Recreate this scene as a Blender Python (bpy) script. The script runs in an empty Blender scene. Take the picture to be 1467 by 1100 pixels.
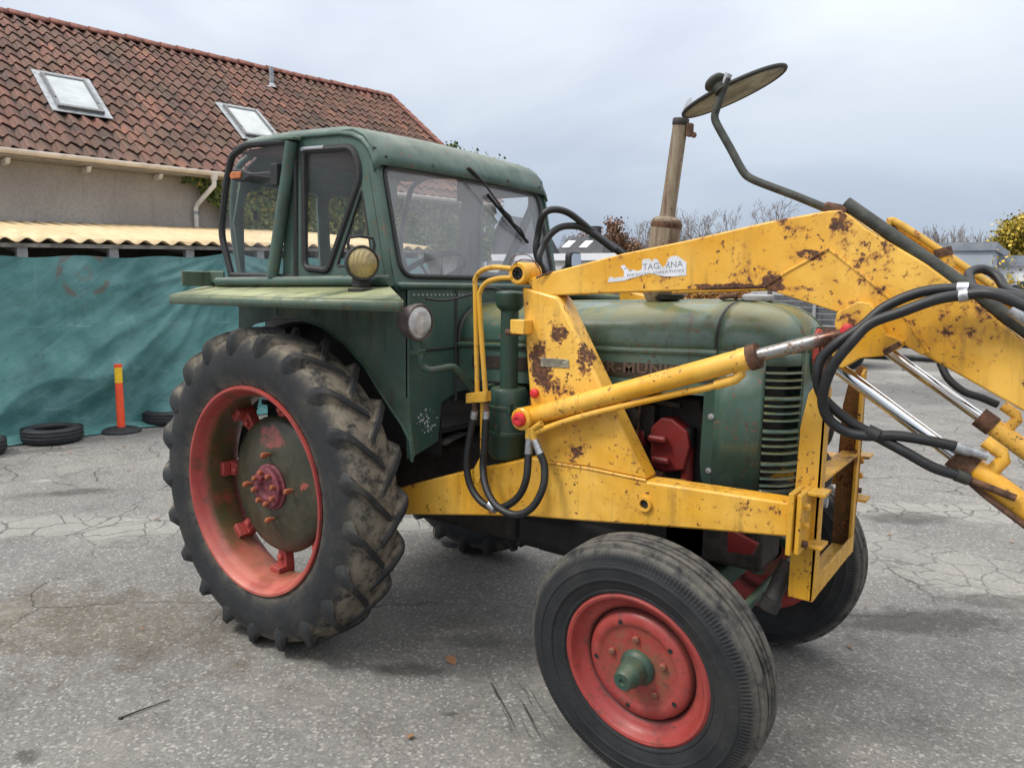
import bpy, bmesh, math, random
from mathutils import Vector, Matrix, noise as mnoise
random.seed(7)
R = math.radians
S = bpy.context.scene
COL = S.collection

# ------------------------------------------------------------------ camera
CAM = Vector((2.99623, -3.0132, 1.76154))
YAW, PIT, ROL, FPX = 0.62272, 0.13348, 0.01622, 1080.955
_d = Vector((-math.sin(YAW) * math.cos(PIT), math.cos(YAW) * math.cos(PIT), -math.sin(PIT)))
_r0 = Vector((math.cos(YAW), math.sin(YAW), 0))
_u0 = _r0.cross(_d)
_r = math.cos(ROL) * _r0 + math.sin(ROL) * _u0
_u = -math.sin(ROL) * _r0 + math.cos(ROL) * _u0
cd = bpy.data.cameras.new('camera')
cam = bpy.data.objects.new('camera', cd)
COL.objects.link(cam)
cam.matrix_world = Matrix(((_r.x, _u.x, -_d.x, CAM.x), (_r.y, _u.y, -_d.y, CAM.y), (_r.z, _u.z, -_d.z, CAM.z), (0, 0, 0, 1)))
cd.sensor_width = 36
cd.lens = 36 * FPX / 1467
cd.clip_start = .05
cd.clip_end = 2000
S.camera = cam

# ------------------------------------------------------------------ overcast sky, soft sun, exposure
W = bpy.data.worlds.new('World')
S.world = W
W.use_nodes = True
wt = W.node_tree
wt.nodes.clear()
wo = wt.nodes.new('ShaderNodeOutputWorld')
wb = wt.nodes.new('ShaderNodeBackground')
wb.inputs[1].default_value = .1
sk = wt.nodes.new('ShaderNodeTexSky')
sk.sky_type = 'NISHITA'
sk.sun_disc = False
SUN_EL, SUN_AZ = R(52), R(215)           # azimuth clockwise from +Y
sk.sun_elevation = SUN_EL
sk.sun_rotation = SUN_AZ
tc = wt.nodes.new('ShaderNodeTexCoord')
mp = wt.nodes.new('ShaderNodeMapping')
mp.inputs['Scale'].default_value = (1, 1, 2.6)
wt.links.new(tc.outputs['Generated'], mp.inputs[0])
wn = wt.nodes.new('ShaderNodeTexNoise')
wn.inputs['Scale'].default_value = 1.7
wn.inputs['Detail'].default_value = 5
wn.inputs['Roughness'].default_value = .5
wn.inputs['Distortion'].default_value = .35
wt.links.new(mp.outputs[0], wn.inputs['Vector'])
wr = wt.nodes.new('ShaderNodeValToRGB')
wr.color_ramp.elements[0].position = .33
wr.color_ramp.elements[0].color = (4.5, 5.3, 7.0, 1)
wr.color_ramp.elements[1].position = .66
wr.color_ramp.elements[1].color = (7.3, 8.1, 9.2, 1)
wt.links.new(wn.outputs[0], wr.inputs[0])
# an overcast sky is brighter overhead than at the horizon
sx = wt.nodes.new('ShaderNodeSeparateXYZ')
wt.links.new(tc.outputs['Generated'], sx.inputs[0])
mr = wt.nodes.new('ShaderNodeMix')
mr.data_type = 'RGBA'
mr.clamp_result = False
mr.inputs[6].default_value = (.57, .60, .635, 1)
mr.inputs[7].default_value = (3.9, 3.4, 2.8, 1)
pw = wt.nodes.new('ShaderNodeMath')
pw.operation = 'POWER'
pw.use_clamp = True
pw.inputs[1].default_value = 1.5
wt.links.new(sx.outputs[2], pw.inputs[0])
wt.links.new(pw.outputs[0], mr.inputs[0])
vm = wt.nodes.new('ShaderNodeVectorMath')
vm.operation = 'MULTIPLY'
wt.links.new(wr.outputs[0], vm.inputs[0])
wt.links.new(mr.outputs[2], vm.inputs[1])
wm = wt.nodes.new('ShaderNodeMix')
wm.data_type = 'RGBA'
wm.inputs[0].default_value = .88
wt.links.new(sk.outputs[0], wm.inputs[6])
wt.links.new(vm.outputs[0], wm.inputs[7])
wt.links.new(wm.outputs[2], wb.inputs[0])
wt.links.new(wb.outputs[0], wo.inputs[0])
sl = bpy.data.lights.new('sun', 'SUN')
sl.energy = 1.9
sl.angle = R(14)
sl.color = (1, .97, .92)
so = bpy.data.objects.new('sun', sl)
COL.objects.link(so)
_sd = Vector((math.sin(SUN_AZ) * math.cos(SUN_EL), math.cos(SUN_AZ) * math.cos(SUN_EL), math.sin(SUN_EL)))
so.rotation_euler = _sd.to_track_quat('Z', 'Y').to_euler()
S.view_settings.view_transform = 'Standard'
S.view_settings.look = 'None'
S.view_settings.exposure = .32
S.view_settings.gamma = 1
S.view_settings.use_curve_mapping = False

# ------------------------------------------------------------------ surveying helpers: where a sight line meets a real plane of the place
def _ray(x, y):
    return (_d * FPX + _r * (x - 733.5) - _u * (y - 550)).normalized()
def meet(x, y, o, n):
    v = _ray(x, y)
    o = Vector(o); n = Vector(n)
    return CAM + v * ((o - CAM).dot(n) / v.dot(n))
def py(x, y, k): return meet(x, y, (0, k, 0), (0, 1, 0))
def px(x, y, k): return meet(x, y, (k, 0, 0), (1, 0, 0))
def pz(x, y, k=0): return meet(x, y, (0, 0, k), (0, 0, 1))
def y2(pts, k):
    return [(lambda p: (p.x, p.z))(py(a, b, k)) for a, b in pts]

# ------------------------------------------------------------------ mesh helpers
class MB:
    def __init__(s): s.v = []; s.f = []
    def add(s, vs, fs):
        o = len(s.v)
        s.v += [tuple(v) for v in vs]
        s.f += [tuple(i + o for i in f) for f in fs]
        return s
    def box(s, c, d, M=None):
        c = Vector(c)
        vs = []
        for i in range(8):
            q = Vector((d[0] * (.5 if i & 1 else -.5), d[1] * (.5 if i & 2 else -.5), d[2] * (.5 if i & 4 else -.5)))
            if M is not None: q = M @ q
            vs.append(c + q)
        return s.add(vs, [(0, 2, 3, 1), (4, 5, 7, 6), (0, 1, 5, 4), (2, 6, 7, 3), (0, 4, 6, 2), (1, 3, 7, 5)])
    def prism(s, poly, f, w0, w1):
        """poly: 2-D outline, f(a, b, w) -> point"""
        n = len(poly)
        vs = [f(a, b, w0) for a, b in poly] + [f(a, b, w1) for a, b in poly]
        fs = [tuple(range(n)), tuple(range(2 * n - 1, n - 1, -1))]
        fs += [(i, i + n, (i + 1) % n + n, (i + 1) % n) for i in range(n)]
        return s.add(vs, fs)
    def plate(s, poly, y0, y1):
        return s.prism(poly, lambda a, b, w: (a, w, b), y0, y1)
    def tube(s, pts, r, seg=10, smooth=0, caps=True, closed=False):
        P = [Vector(p) for p in pts]
        if smooth:
            Q = []
            n = len(P)
            rng = range(n if closed else n - 1)
            for i in rng:
                if closed:
                    a, b, c, d = P[(i - 1) % n], P[i], P[(i + 1) % n], P[(i + 2) % n]
                else:
                    b, c = P[i], P[i + 1]
                    a = P[i - 1] if i else b * 2 - c
                    d = P[i + 2] if i + 2 < n else c * 2 - b
                for k in range(smooth):
                    t = k / smooth
                    Q.append(.5 * ((2 * b) + (c - a) * t + (2 * a - 5 * b + 4 * c - d) * t * t + (3 * b - a - 3 * c + d) * t ** 3))
            if not closed: Q.append(P[-1])
            P = Q
        n = len(P)
        vs = []
        up = None
        for i in range(n):
            if closed: t = P[(i + 1) % n] - P[(i - 1) % n]
            else: t = P[min(i + 1, n - 1)] - P[max(i - 1, 0)]
            t.normalize()
            if up is None:
                up = t.orthogonal().normalized()
            up = (up - t * up.dot(t))
            if up.length < 1e-6: up = t.orthogonal()
            up.normalize()
            w = t.cross(up)
            rr = r[i] if isinstance(r, (list, tuple)) and len(r) == n else (r if not isinstance(r, (list, tuple)) else r[0] + (r[-1] - r[0]) * i / (n - 1))
            for j in range(seg):
                a = 2 * math.pi * j / seg
                vs.append(P[i] + (up * math.cos(a) + w * math.sin(a)) * rr)
        fs = []
        for i in range(n if closed else n - 1):
            k = (i + 1) % n
            for j in range(seg):
                fs.append((i * seg + j, i * seg + (j + 1) % seg, k * seg + (j + 1) % seg, k * seg + j))
        if caps and not closed:
            fs.append(tuple(range(seg - 1, -1, -1)))
            fs.append(tuple((n - 1) * seg + j for j in range(seg)))
        return s.add(vs, fs)
    def cyl(s, a, b, r, seg=16): return s.tube([a, b], r, seg)
    def lathe(s, prof, c, axis, seg=32, wrap=False):
        """prof: (radius, height along axis)"""
        c = Vector(c); ax = Vector(axis).normalized()
        e1 = ax.orthogonal().normalized(); e2 = ax.cross(e1)
        n = len(prof); vs = []
        for j in range(seg):
            a = 2 * math.pi * j / seg
            dd = e1 * math.cos(a) + e2 * math.sin(a)
            for rr, h in prof: vs.append(c + dd * rr + ax * h)
        fs = []
        for j in range(seg):
            k = (j + 1) % seg
            for i in range(n if wrap else n - 1):
                i2 = (i + 1) % n
                fs.append((j * n + i, k * n + i, k * n + i2, j * n + i2))
        return s.add(vs, fs)
    def grid(s, f, nu, nv):
        vs = [f(i / nu, j / nv) for i in range(nu + 1) for j in range(nv + 1)]
        m = nv + 1
        return s.add(vs, [(i * m + j, (i + 1) * m + j, (i + 1) * m + j + 1, i * m + j + 1) for i in range(nu) for j in range(nv)])
    def mesh(s, name, mat, ang=38):
        me = bpy.data.meshes.new(name)
        me.from_pydata(s.v, [], s.f)
        me.materials.append(mat)
        me.polygons.foreach_set('use_smooth', [True] * len(me.polygons))
        me.set_sharp_from_angle(angle=R(ang))
        return me
    def ob(s, name, mat, parent=None, bevel=0, local=False, solid=0, label=None, kind=None, fix=True, ang=38):
        me = s.mesh(name, mat, ang)
        if fix:
            bm = bmesh.new(); bm.from_mesh(me)
            bmesh.ops.recalc_face_normals(bm, faces=bm.faces)
            bm.to_mesh(me); bm.free()
        return put(name, me, parent, bevel, local, solid, label, kind)

def put(name, me, parent=None, bevel=0, local=False, solid=0, label=None, kind=None):
    o = bpy.data.objects.new(name, me)
    COL.objects.link(o)
    if parent is not None:
        o.parent = parent
        if not local: o.matrix_parent_inverse = Matrix.Translation(-world_loc(parent))
    if solid:
        m = o.modifiers.new('solid', 'SOLIDIFY'); m.thickness = solid; m.offset = 0
    if bevel:
        m = o.modifiers.new('bevel', 'BEVEL'); m.width = bevel; m.segments = 2; m.limit_method = 'ANGLE'; m.angle_limit = R(40)
    if label: o['label'] = label
    if kind: o['kind'] = kind
    return o
def world_loc(o):
    """parts are modelled in place, so only an Empty shifts its children"""
    return Vector(o.location) if o.type == 'EMPTY' else Vector((0, 0, 0))
def thing(name, label, cat, loc=(0, 0, 0), group=None, rotz=0):
    o = bpy.data.objects.new(name, None)
    COL.objects.link(o)
    o.empty_display_size = .1
    o.location = loc
    o.rotation_euler = (0, 0, rotz)
    o['label'] = label; o['category'] = cat
    if group: o['group'] = group
    return o
def tag(o, label, cat, group=None):
    o['label'] = label; o['category'] = cat
    if group: o['group'] = group
    return o
def rounded(pts, rad, n=4):
    """round the corners of a 2-D outline"""
    out = []
    m = len(pts)
    for i in range(m):
        a, b, c = Vector(pts[i - 1]), Vector(pts[i]), Vector(pts[(i + 1) % m])
        rr = rad[i] if isinstance(rad, (list, tuple)) else rad
        u = (a - b); v = (c - b)
        rr = min(rr, u.length * .48, v.length * .48)
        if rr <= 0: out.append(tuple(b)); continue
        p, q = b + u.normalized() * rr, b + v.normalized() * rr
        for k in range(n + 1):
            t = k / n
            out.append(tuple((1 - t) ** 2 * p + 2 * t * (1 - t) * b + t * t * q))
    return out
def holed(outer, holes, thick, M, bev=0):
    """flat sheet with openings -> mesh builder; M maps (a, b, depth) to the world"""
    cu = bpy.data.curves.new('sheet', 'CURVE')
    cu.dimensions = '2D'; cu.fill_mode = 'BOTH'; cu.extrude = thick / 2; cu.bevel_depth = bev; cu.bevel_resolution = 2
    for poly in [outer] + holes:
        sp = cu.splines.new('POLY')
        sp.points.add(len(poly) - 1)
        for i, (a, b) in enumerate(poly): sp.points[i].co = (a, b, 0, 1)
        sp.use_cyclic_u = True
    o = bpy.data.objects.new('sheet', cu)
    COL.objects.link(o)
    dg = bpy.context.evaluated_depsgraph_get()
    me = bpy.data.meshes.new_from_object(o.evaluated_get(dg))
    mb = MB()
    mb.v = [tuple(M(*v.co)) for v in me.vertices]
    mb.f = [tuple(p.vertices) for p in me.polygons]
    bpy.data.objects.remove(o); bpy.data.curves.remove(cu); bpy.data.meshes.remove(me)
    return mb
def text_mb(txt, size, ext, M, spacing=1.0, bold=0):
    cu = bpy.data.curves.new('words', 'FONT')
    cu.body = txt; cu.size = size; cu.extrude = ext; cu.space_character = spacing; cu.offset = bold
    cu.resolution_u = 3
    o = bpy.data.objects.new('words', cu)
    COL.objects.link(o)
    dg = bpy.context.evaluated_depsgraph_get()
    me = bpy.data.meshes.new_from_object(o.evaluated_get(dg))
    mb = MB()
    mb.v = [tuple(M(*v.co)) for v in me.vertices]
    mb.f = [tuple(p.vertices) for p in me.polygons]
    bpy.data.objects.remove(o); bpy.data.curves.remove(cu); bpy.data.meshes.remove(me)
    return mb

# ------------------------------------------------------------------ material helpers
class G:
    def __init__(s, name, rough=.6, metal=0, col=(.5, .5, .5), spec=None):
        s.m = bpy.data.materials.new(name)
        s.m.use_nodes = True
        s.t = s.m.node_tree
        s.b = s.t.nodes['Principled BSDF']
        s.b.inputs['Roughness'].default_value = rough
        s.b.inputs['Metallic'].default_value = metal
        s.b.inputs['Base Color'].default_value = (*col, 1)
        if spec is not None: s.b.inputs['Specular IOR Level'].default_value = spec
        s._co = None
    def set(s, inp, v):
        if isinstance(v, bpy.types.NodeSocket): s.t.links.new(v, inp)
        elif isinstance(v, (tuple, list)) and len(v) == 3 and inp.type == 'RGBA': inp.default_value = (*v, 1)
        else: inp.default_value = v
    def node(s, typ, ins=(), **kw):
        n = s.t.nodes.new(typ)
        for k, v in kw.items(): setattr(n, k, v)
        for k, v in (ins.items() if isinstance(ins, dict) else enumerate(ins)):
            if v is not None: s.set(n.inputs[k], v)
        return n
    def co(s, kind='Object'):
        if s._co is None: s._co = s.t.nodes.new('ShaderNodeTexCoord')
        return s._co.outputs[kind]
    def scaled(s, v, sc): return s.node('ShaderNodeVectorMath', [v, sc], operation='MULTIPLY').outputs[0]
    def noise(s, v, scale, detail=4, rough=.55, dist=0):
        return s.node('ShaderNodeTexNoise', {'Vector': v, 'Scale': scale, 'Detail': detail, 'Roughness': rough, 'Distortion': dist}).outputs[0]
    def noisecol(s, v, scale, detail=3):
        return s.node('ShaderNodeTexNoise', {'Vector': v, 'Scale': scale, 'Detail': detail}).outputs[1]
    def step(s, f, a, b, lo=0., hi=1.):
        return s.node('ShaderNodeMapRange', [f, a, b, lo, hi], interpolation_type='SMOOTHSTEP').outputs[0]
    def mix(s, f, a, b, mode='MIX'):
        n = s.node('ShaderNodeMix', data_type='RGBA', blend_type=mode)
        s.set(n.inputs[0], f); s.set(n.inputs[6], a); s.set(n.inputs[7], b)
        return n.outputs[2]
    def math(s, op, a, b=None, c=None):
        return s.node('ShaderNodeMath', [a, b, c], operation=op).outputs[0]
    def ramp(s, f, stops):
        n = s.node('ShaderNodeValToRGB', [f])
        e = n.color_ramp.elements
        while len(e) < len(stops): e.new(.5)
        for i, (p, c) in enumerate(stops):
            e[i].position = p; e[i].color = (*c, 1)
        return n.outputs[0]
    def xyz(s, v):
        return s.node('ShaderNodeSeparateXYZ', [v]).outputs
    def bump(s, h, strength=.3, dist=.01):
        n = s.node('ShaderNodeBump', {'Height': h, 'Strength': strength, 'Distance': dist})
        s.set(s.b.inputs['Normal'], n.outputs[0])
    def color(s, c): s.set(s.b.inputs['Base Color'], c)
    def rough(s, c): s.set(s.b.inputs['Roughness'], c)
    def ball(s, v, c, r):
        """1 at the middle of an ellipsoid, 0 at its edge"""
        d = s.node('ShaderNodeVectorMath', [v, tuple(-q for q in c)], operation='ADD').outputs[0]
        d = s.node('ShaderNodeVectorMath', [d, tuple(1 / q for q in r)], operation='MULTIPLY').outputs[0]
        l = s.node('ShaderNodeVectorMath', [d], operation='LENGTH').outputs['Value']
        return s.step(l, 1., .35)

def plain(name, col, rough=.6, metal=0, var=.25, scale=12, bump=.1, spec=None):
    g = G(name, rough, metal, col, spec)
    n = g.noise(g.co(), scale, 5, .6)
    g.color(g.mix(g.step(n, .3, .7), tuple(c * (1 - var) for c in col), tuple(min(1, c * (1 + var)) for c in col)))
    if bump: g.bump(g.noise(g.co(), scale * 6, 4), bump, .004)
    return g.m

def paint(name, base, alt, thr=.66, rusty=.35, dirt=.35, lichen=0., rough=.42, spots=(), grime=(.05, .045, .03), primer=None, topcol=(.20, .21, .09), edgewear=.07):
    g = G(name, rough)
    co = g.co()
    big = g.noise(co, 2.3, 4, .6)
    c = g.mix(g.step(big, .35, .65), base, alt)
    mid = g.noise(co, 9, 5, .6)
    c = g.mix(g.step(mid, .35, .75, 0, .38), c, tuple(q * .66 for q in base))
    # runs of dirt down upright faces
    run = g.noise(g.scaled(co, (26, 26, 2.2)), 1, 4, .6)
    patch = g.noise(co, 4.1, 4, .6)
    runf = g.math('MULTIPLY', g.step(run, .48, .72), g.step(patch, .4, .62, 0, dirt))
    c = g.mix(runf, c, grime)
    # chips through the paint, with a rust stain round each
    fine = g.math('ADD', g.math('MULTIPLY', g.noise(co, 26, 8, .68, .3), .55), g.math('MULTIPLY', g.noise(co, 62, 6, .65, .2), .45))
    lift = g.math('MULTIPLY', g.math('SUBTRACT', patch, .5), .55)
    v = g.math('ADD', fine, lift)
    for sc, sr, amp in spots:
        v = g.math('MULTIPLY_ADD', g.ball(co, sc, sr), amp, v)
    geo = g.node('ShaderNodeNewGeometry')
    bv = g.node('ShaderNodeBevel', {'Radius': .014}, samples=4)
    dt = g.node('ShaderNodeVectorMath', [bv.outputs[0], geo.outputs['Normal']], operation='DOT_PRODUCT').outputs['Value']
    edge = g.step(dt, .99, .86)
    v = g.math('MULTIPLY_ADD', edge, edgewear, v)
    halo = g.step(v, thr - .075, thr, 0, rusty)
    c = g.mix(halo, c, (.34, .12, .03))
    if primer:
        c = g.mix(g.step(g.noise(co, 17, 7, .7), .64, .66), c, primer)
    chip = g.step(v, thr, thr + .018)
    pit = g.math('MULTIPLY', g.step(g.noise(co, 58, 5, .62), .585, .63), g.step(g.noise(co, 6.5, 4, .65), .47, .56, 0, min(1., rusty * 2)))
    c = g.mix(pit, c, g.ramp(g.noise(co, 31, 4, .6), [(.35, (.05, .022, .012)), (.6, (.19, .07, .022))]))
    rc = g.ramp(g.noise(co, 60, 5, .7), [(.28, (.028, .016, .011)), (.48, (.075, .032, .016)), (.62, (.17, .065, .022)), (.78, (.34, .14, .04))])
    c = g.mix(chip, c, rc)
    if lichen:
        nz = g.xyz(g.node('ShaderNodeNewGeometry').outputs['Normal'])[2]
        top = g.math('MULTIPLY', g.step(nz, .35, .9), g.step(g.noise(g.scaled(co, (1, .35, 1)), 7, 6, .7), .34, .56, 0, lichen))
        c = g.mix(top, c, topcol)
        grn = g.step(g.noise(co, 48, 5, .7), .6, .7, 0, lichen * .5)
        c = g.mix(grn, c, (.11, .13, .055))
    g.color(c)
    rr = g.math('ADD', g.step(mid, .3, .7, rough - .08, rough + .16), g.math('MULTIPLY', chip, .35))
    g.rough(rr)
    h = g.math('SUBTRACT', g.math('MULTIPLY', g.noise(co, 40, 4, .6), .25), chip)
    h = g.math('MULTIPLY_ADD', g.noise(co, 5.5, 3, .5), 2.2, h)
    g.bump(h, .3, .004)
    return g.m

def c3(x, y, k): return tuple(py(x, y, k))
YA = -.47       # outer face of the near loader arm, tower and rail
def sp(x, y, r, amp, k=YA, rx=None, rz=None): return (c3(x, y, k), (rx or r, .12, rz or r), amp)
YEL, YEL2 = (.68, .325, .015), (.82, .475, .08)
M = {}
M['yellow'] = paint('chipped_yellow_paint', YEL, YEL2, .672, .6, .45, 0, .40, spots=[sp(1205, 318, .05, .2), sp(1330, 420, .3, .06), sp(1120, 375, .3, .06),
    sp(775, 520, .09, .24, rz=.12), sp(838, 520, .055, .2, rz=.12), sp(800, 555, .13, .17, rz=.06), sp(800, 478, .06, .2), sp(832, 640, .07, .17), sp(818, 650, .07, .14),
    sp(870, 590, .09, .14), sp(1240, 350, .20, .03, rz=.09), sp(1160, 365, .07, .13, rz=.025), sp(1120, 340, .16, .04), sp(930, 398, .14, .15, rz=.03),
    sp(1060, 412, .35, .2, rz=.018), sp(1105, 405, .05, .22), sp(1225, 460, .07, .16), sp(1410, 460, .22, .025, rz=.10), sp(1290, 345, .2, .03), sp(800, 512, .10, -.14, rz=.03), sp(1085, 728, .12, .14, rz=.03), sp(700, 690, .08, .12)])
M['yellow_frame'] = paint('weathered_yellow_frame', (.64, .33, .02), (.58, .34, .05), .645, .75, .6, .35, .5, topcol=(.24, .2, .09))
M['dark_frame'] = paint('dark_rusty_yellow_frame', (.20, .09, .015), (.10, .05, .02), .56, .8, .9, .2, .6)  # far upright: darker brown-yellow base with dense rust chips
M['green'] = paint('faded_green_hood_paint', (.050, .100, .076), (.115, .185, .145), .69, .4, .6, 1.0, .24, primer=(.20, .075, .055), topcol=(.16, .155, .06))
M['cab_green'] = paint('dull_green_cab_paint', (.037, .078, .062), (.070, .120, .095), .70, .4, .7, .6, .44, topcol=(.19, .21, .16), spots=[(tuple(px(616, 605, .74)), (.05, .06, .06), -.0)])
M['fender_green'] = paint('stained_green_fender_paint', (.045, .088, .066), (.10, .135, .085), .70, .4, .9, 1.25, .55, topcol=(.34, .35, .18))
M['dark_green'] = paint('dark_green_engine_paint', (.024, .06, .042), (.03, .07, .05), .72, .3, .5, .2, .45)
def wheel_red(name, rear):
    g = G(name, .5)
    co = g.co()
    x, y, z = g.xyz(co)
    ay = g.math('ABSOLUTE', y)
    rad = g.math('SQRT', g.math('ADD', g.math('MULTIPLY', x, x), g.math('MULTIPLY', z, z)))
    c = g.mix(g.step(g.noise(co, 6, 5, .65), .3, .7), (.28, .027, .023), (.38, .068, .052))
    c = g.mix(g.step(g.noise(co, 3, 4, .6), .45, .7, 0, .7), c, (.24, .022, .030))
    if rear:      # algae and road dirt have settled deep in the barrel
        deep = g.math('MULTIPLY', g.step(ay, .105, .055), g.step(g.noise(co, 5, 6, .7), .30, .55, .25, .95))
        c = g.mix(deep, c, (.055, .062, .022))
        low = g.math('MULTIPLY', g.step(g.noise(co, 9, 6, .7), .48, .66), .6)
        c = g.mix(low, c, (.085, .05, .03))
        pale_low = g.math('MULTIPLY', g.step(z, -.20, -.46), g.step(g.noise(co, 7, 4), .3, .6, .2, .8))  # paler red towards the bottom of the rim
        c = g.mix(pale_low, c, (.50, .14, .095))
    else:
        mid = g.math('MULTIPLY', g.step(rad, .185, .09), g.step(g.noise(co, 13, 6, .7), .36, .62, 0, .9))
        c = g.mix(mid, c, (.19, .085, .045))
        c = g.mix(g.math('MULTIPLY', g.step(g.noise(co, 22, 6, .7), .52, .66), .6), c, (.10, .04, .03))
        edge = g.math('MULTIPLY', g.step(g.math('ABSOLUTE', g.math('ADD', rad, -.205)), .016, .004), .7)
        c = g.mix(edge, c, (.035, .02, .016))
    pits = g.step(g.noise(co, 70, 5, .7), .62, .67)
    c = g.mix(g.math('MULTIPLY', pits, g.step(g.noise(co, 5, 4), .4, .6)), c, (.05, .02, .015))
    g.color(c)
    g.rough(g.step(g.noise(co, 8, 5), .3, .7, .38, .62))
    g.bump(g.math('SUBTRACT', g.noise(co, 35, 4), pits), .25, .003)
    return g.m
M['red'] = wheel_red('faded_red_rear_rim', True)
M['front_red'] = wheel_red('rust_stained_red_front_rim', False)
def disc_mat():
    g = G('oily_black_green_disc', .38)
    co = g.co()
    c = g.ramp(g.noise(co, 5, 6, .7), [(.3, (.018, .018, .013)), (.5, (.04, .038, .022)), (.7, (.075, .066, .036))])
    dd = g.ball(co, (-.02, -.02, .24), (.17, .3, .09))
    c = g.mix(g.step(g.math('ADD', g.math('MULTIPLY', dd, .28), g.noise(co, 12, 7, .75)), .66, .84, 0, .85), c, (.25, .06, .05))
    c = g.mix(g.step(g.noise(co, 7, 5, .6), .66, .70), c, (.30, .07, .05))
    c = g.mix(g.step(g.noise(co, 40, 5, .7), .6, .7, 0, .5), c, (.10, .06, .03))
    g.color(c); g.bump(g.noise(co, 25, 5), .3, .005)
    return g.m
M['hub_red'] = disc_mat()
M['orange_rust'] = plain('orange_rusted_steel', (.30, .085, .035), .8, 0, .4, 60, .4)
M['purple'] = plain('worn_purple_red_hub', (.16, .035, .045), .5, 0, .5, 30, .3)
M['engine_red'] = paint('oily_red_engine_paint', (.22, .02, .018), (.16, .016, .015), .72, .1, .7, 0, .45)
M['rust'] = plain('brown_rusted_steel', (.10, .048, .026), .85, 0, .55, 40, .6)
M['dark_rust'] = plain('dark_greasy_steel', (.022, .018, .015), .6, 0, .5, 25, .5)
M['black_iron'] = plain('black_oily_iron', (.012, .012, .012), .65, 0, .4, 18, .4)
M['hose'] = plain('black_rubber_hose', (.011, .0115, .0125), .48, 0, .3, 45, .15)
M['trim'] = plain('black_window_rubber', (.018, .018, .018), .6, 0, .3, 60, .3)
M['steel'] = plain('galvanised_steel_fitting', (.42, .43, .44), .4, .8, .25, 60, .2)
M['mossy_tube'] = plain('mossy_grey_green_tube', (.034, .036, .027), .6, 0, .45, 25, .3)
M['redcap'] = plain('bright_red_plastic_cap', (.5, .02, .025), .5, 0, .3, 40, .3)
M['grey'] = plain('grey_paint', (.3, .31, .33), .5, 0, .2, 15, .1)
M['white'] = plain('weathered_white_paint', (.62, .61, .58), .6, 0, .12, 9, .15)
M['cream'] = plain('cream_white_gutter_paint', (.70, .64, .57), .5, 0, .12, 4, .05)
M['lens'] = None

def exhaust_mat():
    g = G('rust_streaked_cream_exhaust', .7)
    co = g.co()
    run = g.noise(g.scaled(co, (30, 30, 3)), 1, 5, .65)
    c = g.ramp(run, [(.36, (.10, .048, .026)), (.48, (.19, .14, .09)), (.62, (.27, .225, .155)), (.74, (.12, .06, .035))])
    c = g.mix(g.step(g.noise(co, 30, 6, .7), .6, .68, 0, .8), c, (.07, .03, .02))
    g.color(c); g.bump(g.noise(co, 70, 4), .4, .004)
    return g.m
M['exhaust'] = exhaust_mat()

def chrome():
    g = G('scratched_chrome_rod', .12, 1, (.72, .73, .74))
    return g.m
M['chrome'] = chrome()
def worn_rod():
    g = G('rust_pitted_cylinder_rod', .35, .9)
    co = g.co()
    f = g.step(g.noise(co, 38, 8, .75), .48, .6)
    c = g.mix(f, (.42, .41, .39), (.16, .09, .05))
    xx = g.xyz(co)[0]
    c = g.mix(g.step(xx, 2.34, 2.42), c, (.10, .045, .03))
    g.color(c); g.rough(g.step(f, 0, 1, .3, .75)); g.set(g.b.inputs['Metallic'], g.step(f, 0, 1, .95, .2))
    return g.m
M['worn_rod'] = worn_rod()

def tyre_mat(name, dust_r0, dust_r1, half, amount, smear=.38, dust=(.27, .225, .165)):
    g = G(name, .75, 0, (.02, .02, .02), .35)
    co = g.co()
    x, yy, z = g.xyz(co)
    rad = g.math('SQRT', g.math('ADD', g.math('MULTIPLY', x, x), g.math('MULTIPLY', z, z)))
    ay = g.math('ABSOLUTE', yy)
    base = g.ramp(g.noise(co, 7, 6, .65), [(.3, (.012, .0135, .0155)), (.6, (.023, .024, .025)), (.8, (.042, .042, .036))])
    tread = g.math('MULTIPLY', g.step(rad, dust_r1, dust_r0), g.step(ay, half + .02, half - .02)) if dust_r0 < dust_r1 and dust_r0 > .6 else g.math('MULTIPLY', g.step(rad, dust_r0, dust_r1), .75)
    n = g.step(g.noise(co, 15, 6, .7), .32, .6)
    f = g.math('MULTIPLY', tread, g.math('MULTIPLY', n, amount))
    c = g.mix(f, base, dust)
    # dry mud smears and green algae on the shoulder
    sm = g.math('MULTIPLY', g.step(g.noise(co, 4, 6, .7), .5, .68), smear)
    c = g.mix(sm, c, (.085, .08, .05))
    g.color(c)
    hgt = g.noise(co, 55, 5, .6)
    if dust_r0 < .6:      # fine moulded lines and weather cracks round the side wall
        ang = g.math('ARCTAN2', z, x)
        sp_ = g.math('MULTIPLY', g.math('SINE', g.math('MULTIPLY', ang, 190.)), g.math('MULTIPLY', g.step(rad, .392, .398), g.step(rad, .425, .418)))
        hgt = g.math('MULTIPLY_ADD', sp_, .5, hgt)
        crk = g.step(g.noise(g.node('ShaderNodeCombineXYZ', [g.math('MULTIPLY', ang, 5.), g.math('MULTIPLY', rad, 120.), 0.]).outputs[0], 1., 4, .6), .62, .66)
        hgt = g.math('MULTIPLY_ADD', g.math('MULTIPLY', crk, g.step(rad, .30, .31)), -.9, hgt)
    g.bump(hgt, .45, .006)
    return g.m
M['tyre'] = tyre_mat('dusty_tractor_tyre_rubber', .738, .768, .13, .72, .26)
M['front_tyre'] = tyre_mat('worn_black_tyre_rubber', .412, .440, .085, .85, .10, (.155, .14, .115))
M['old_tyre'] = plain('old_black_tyre_rubber', (.018, .019, .021), .65, 0, .4, 14, .3)

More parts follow.
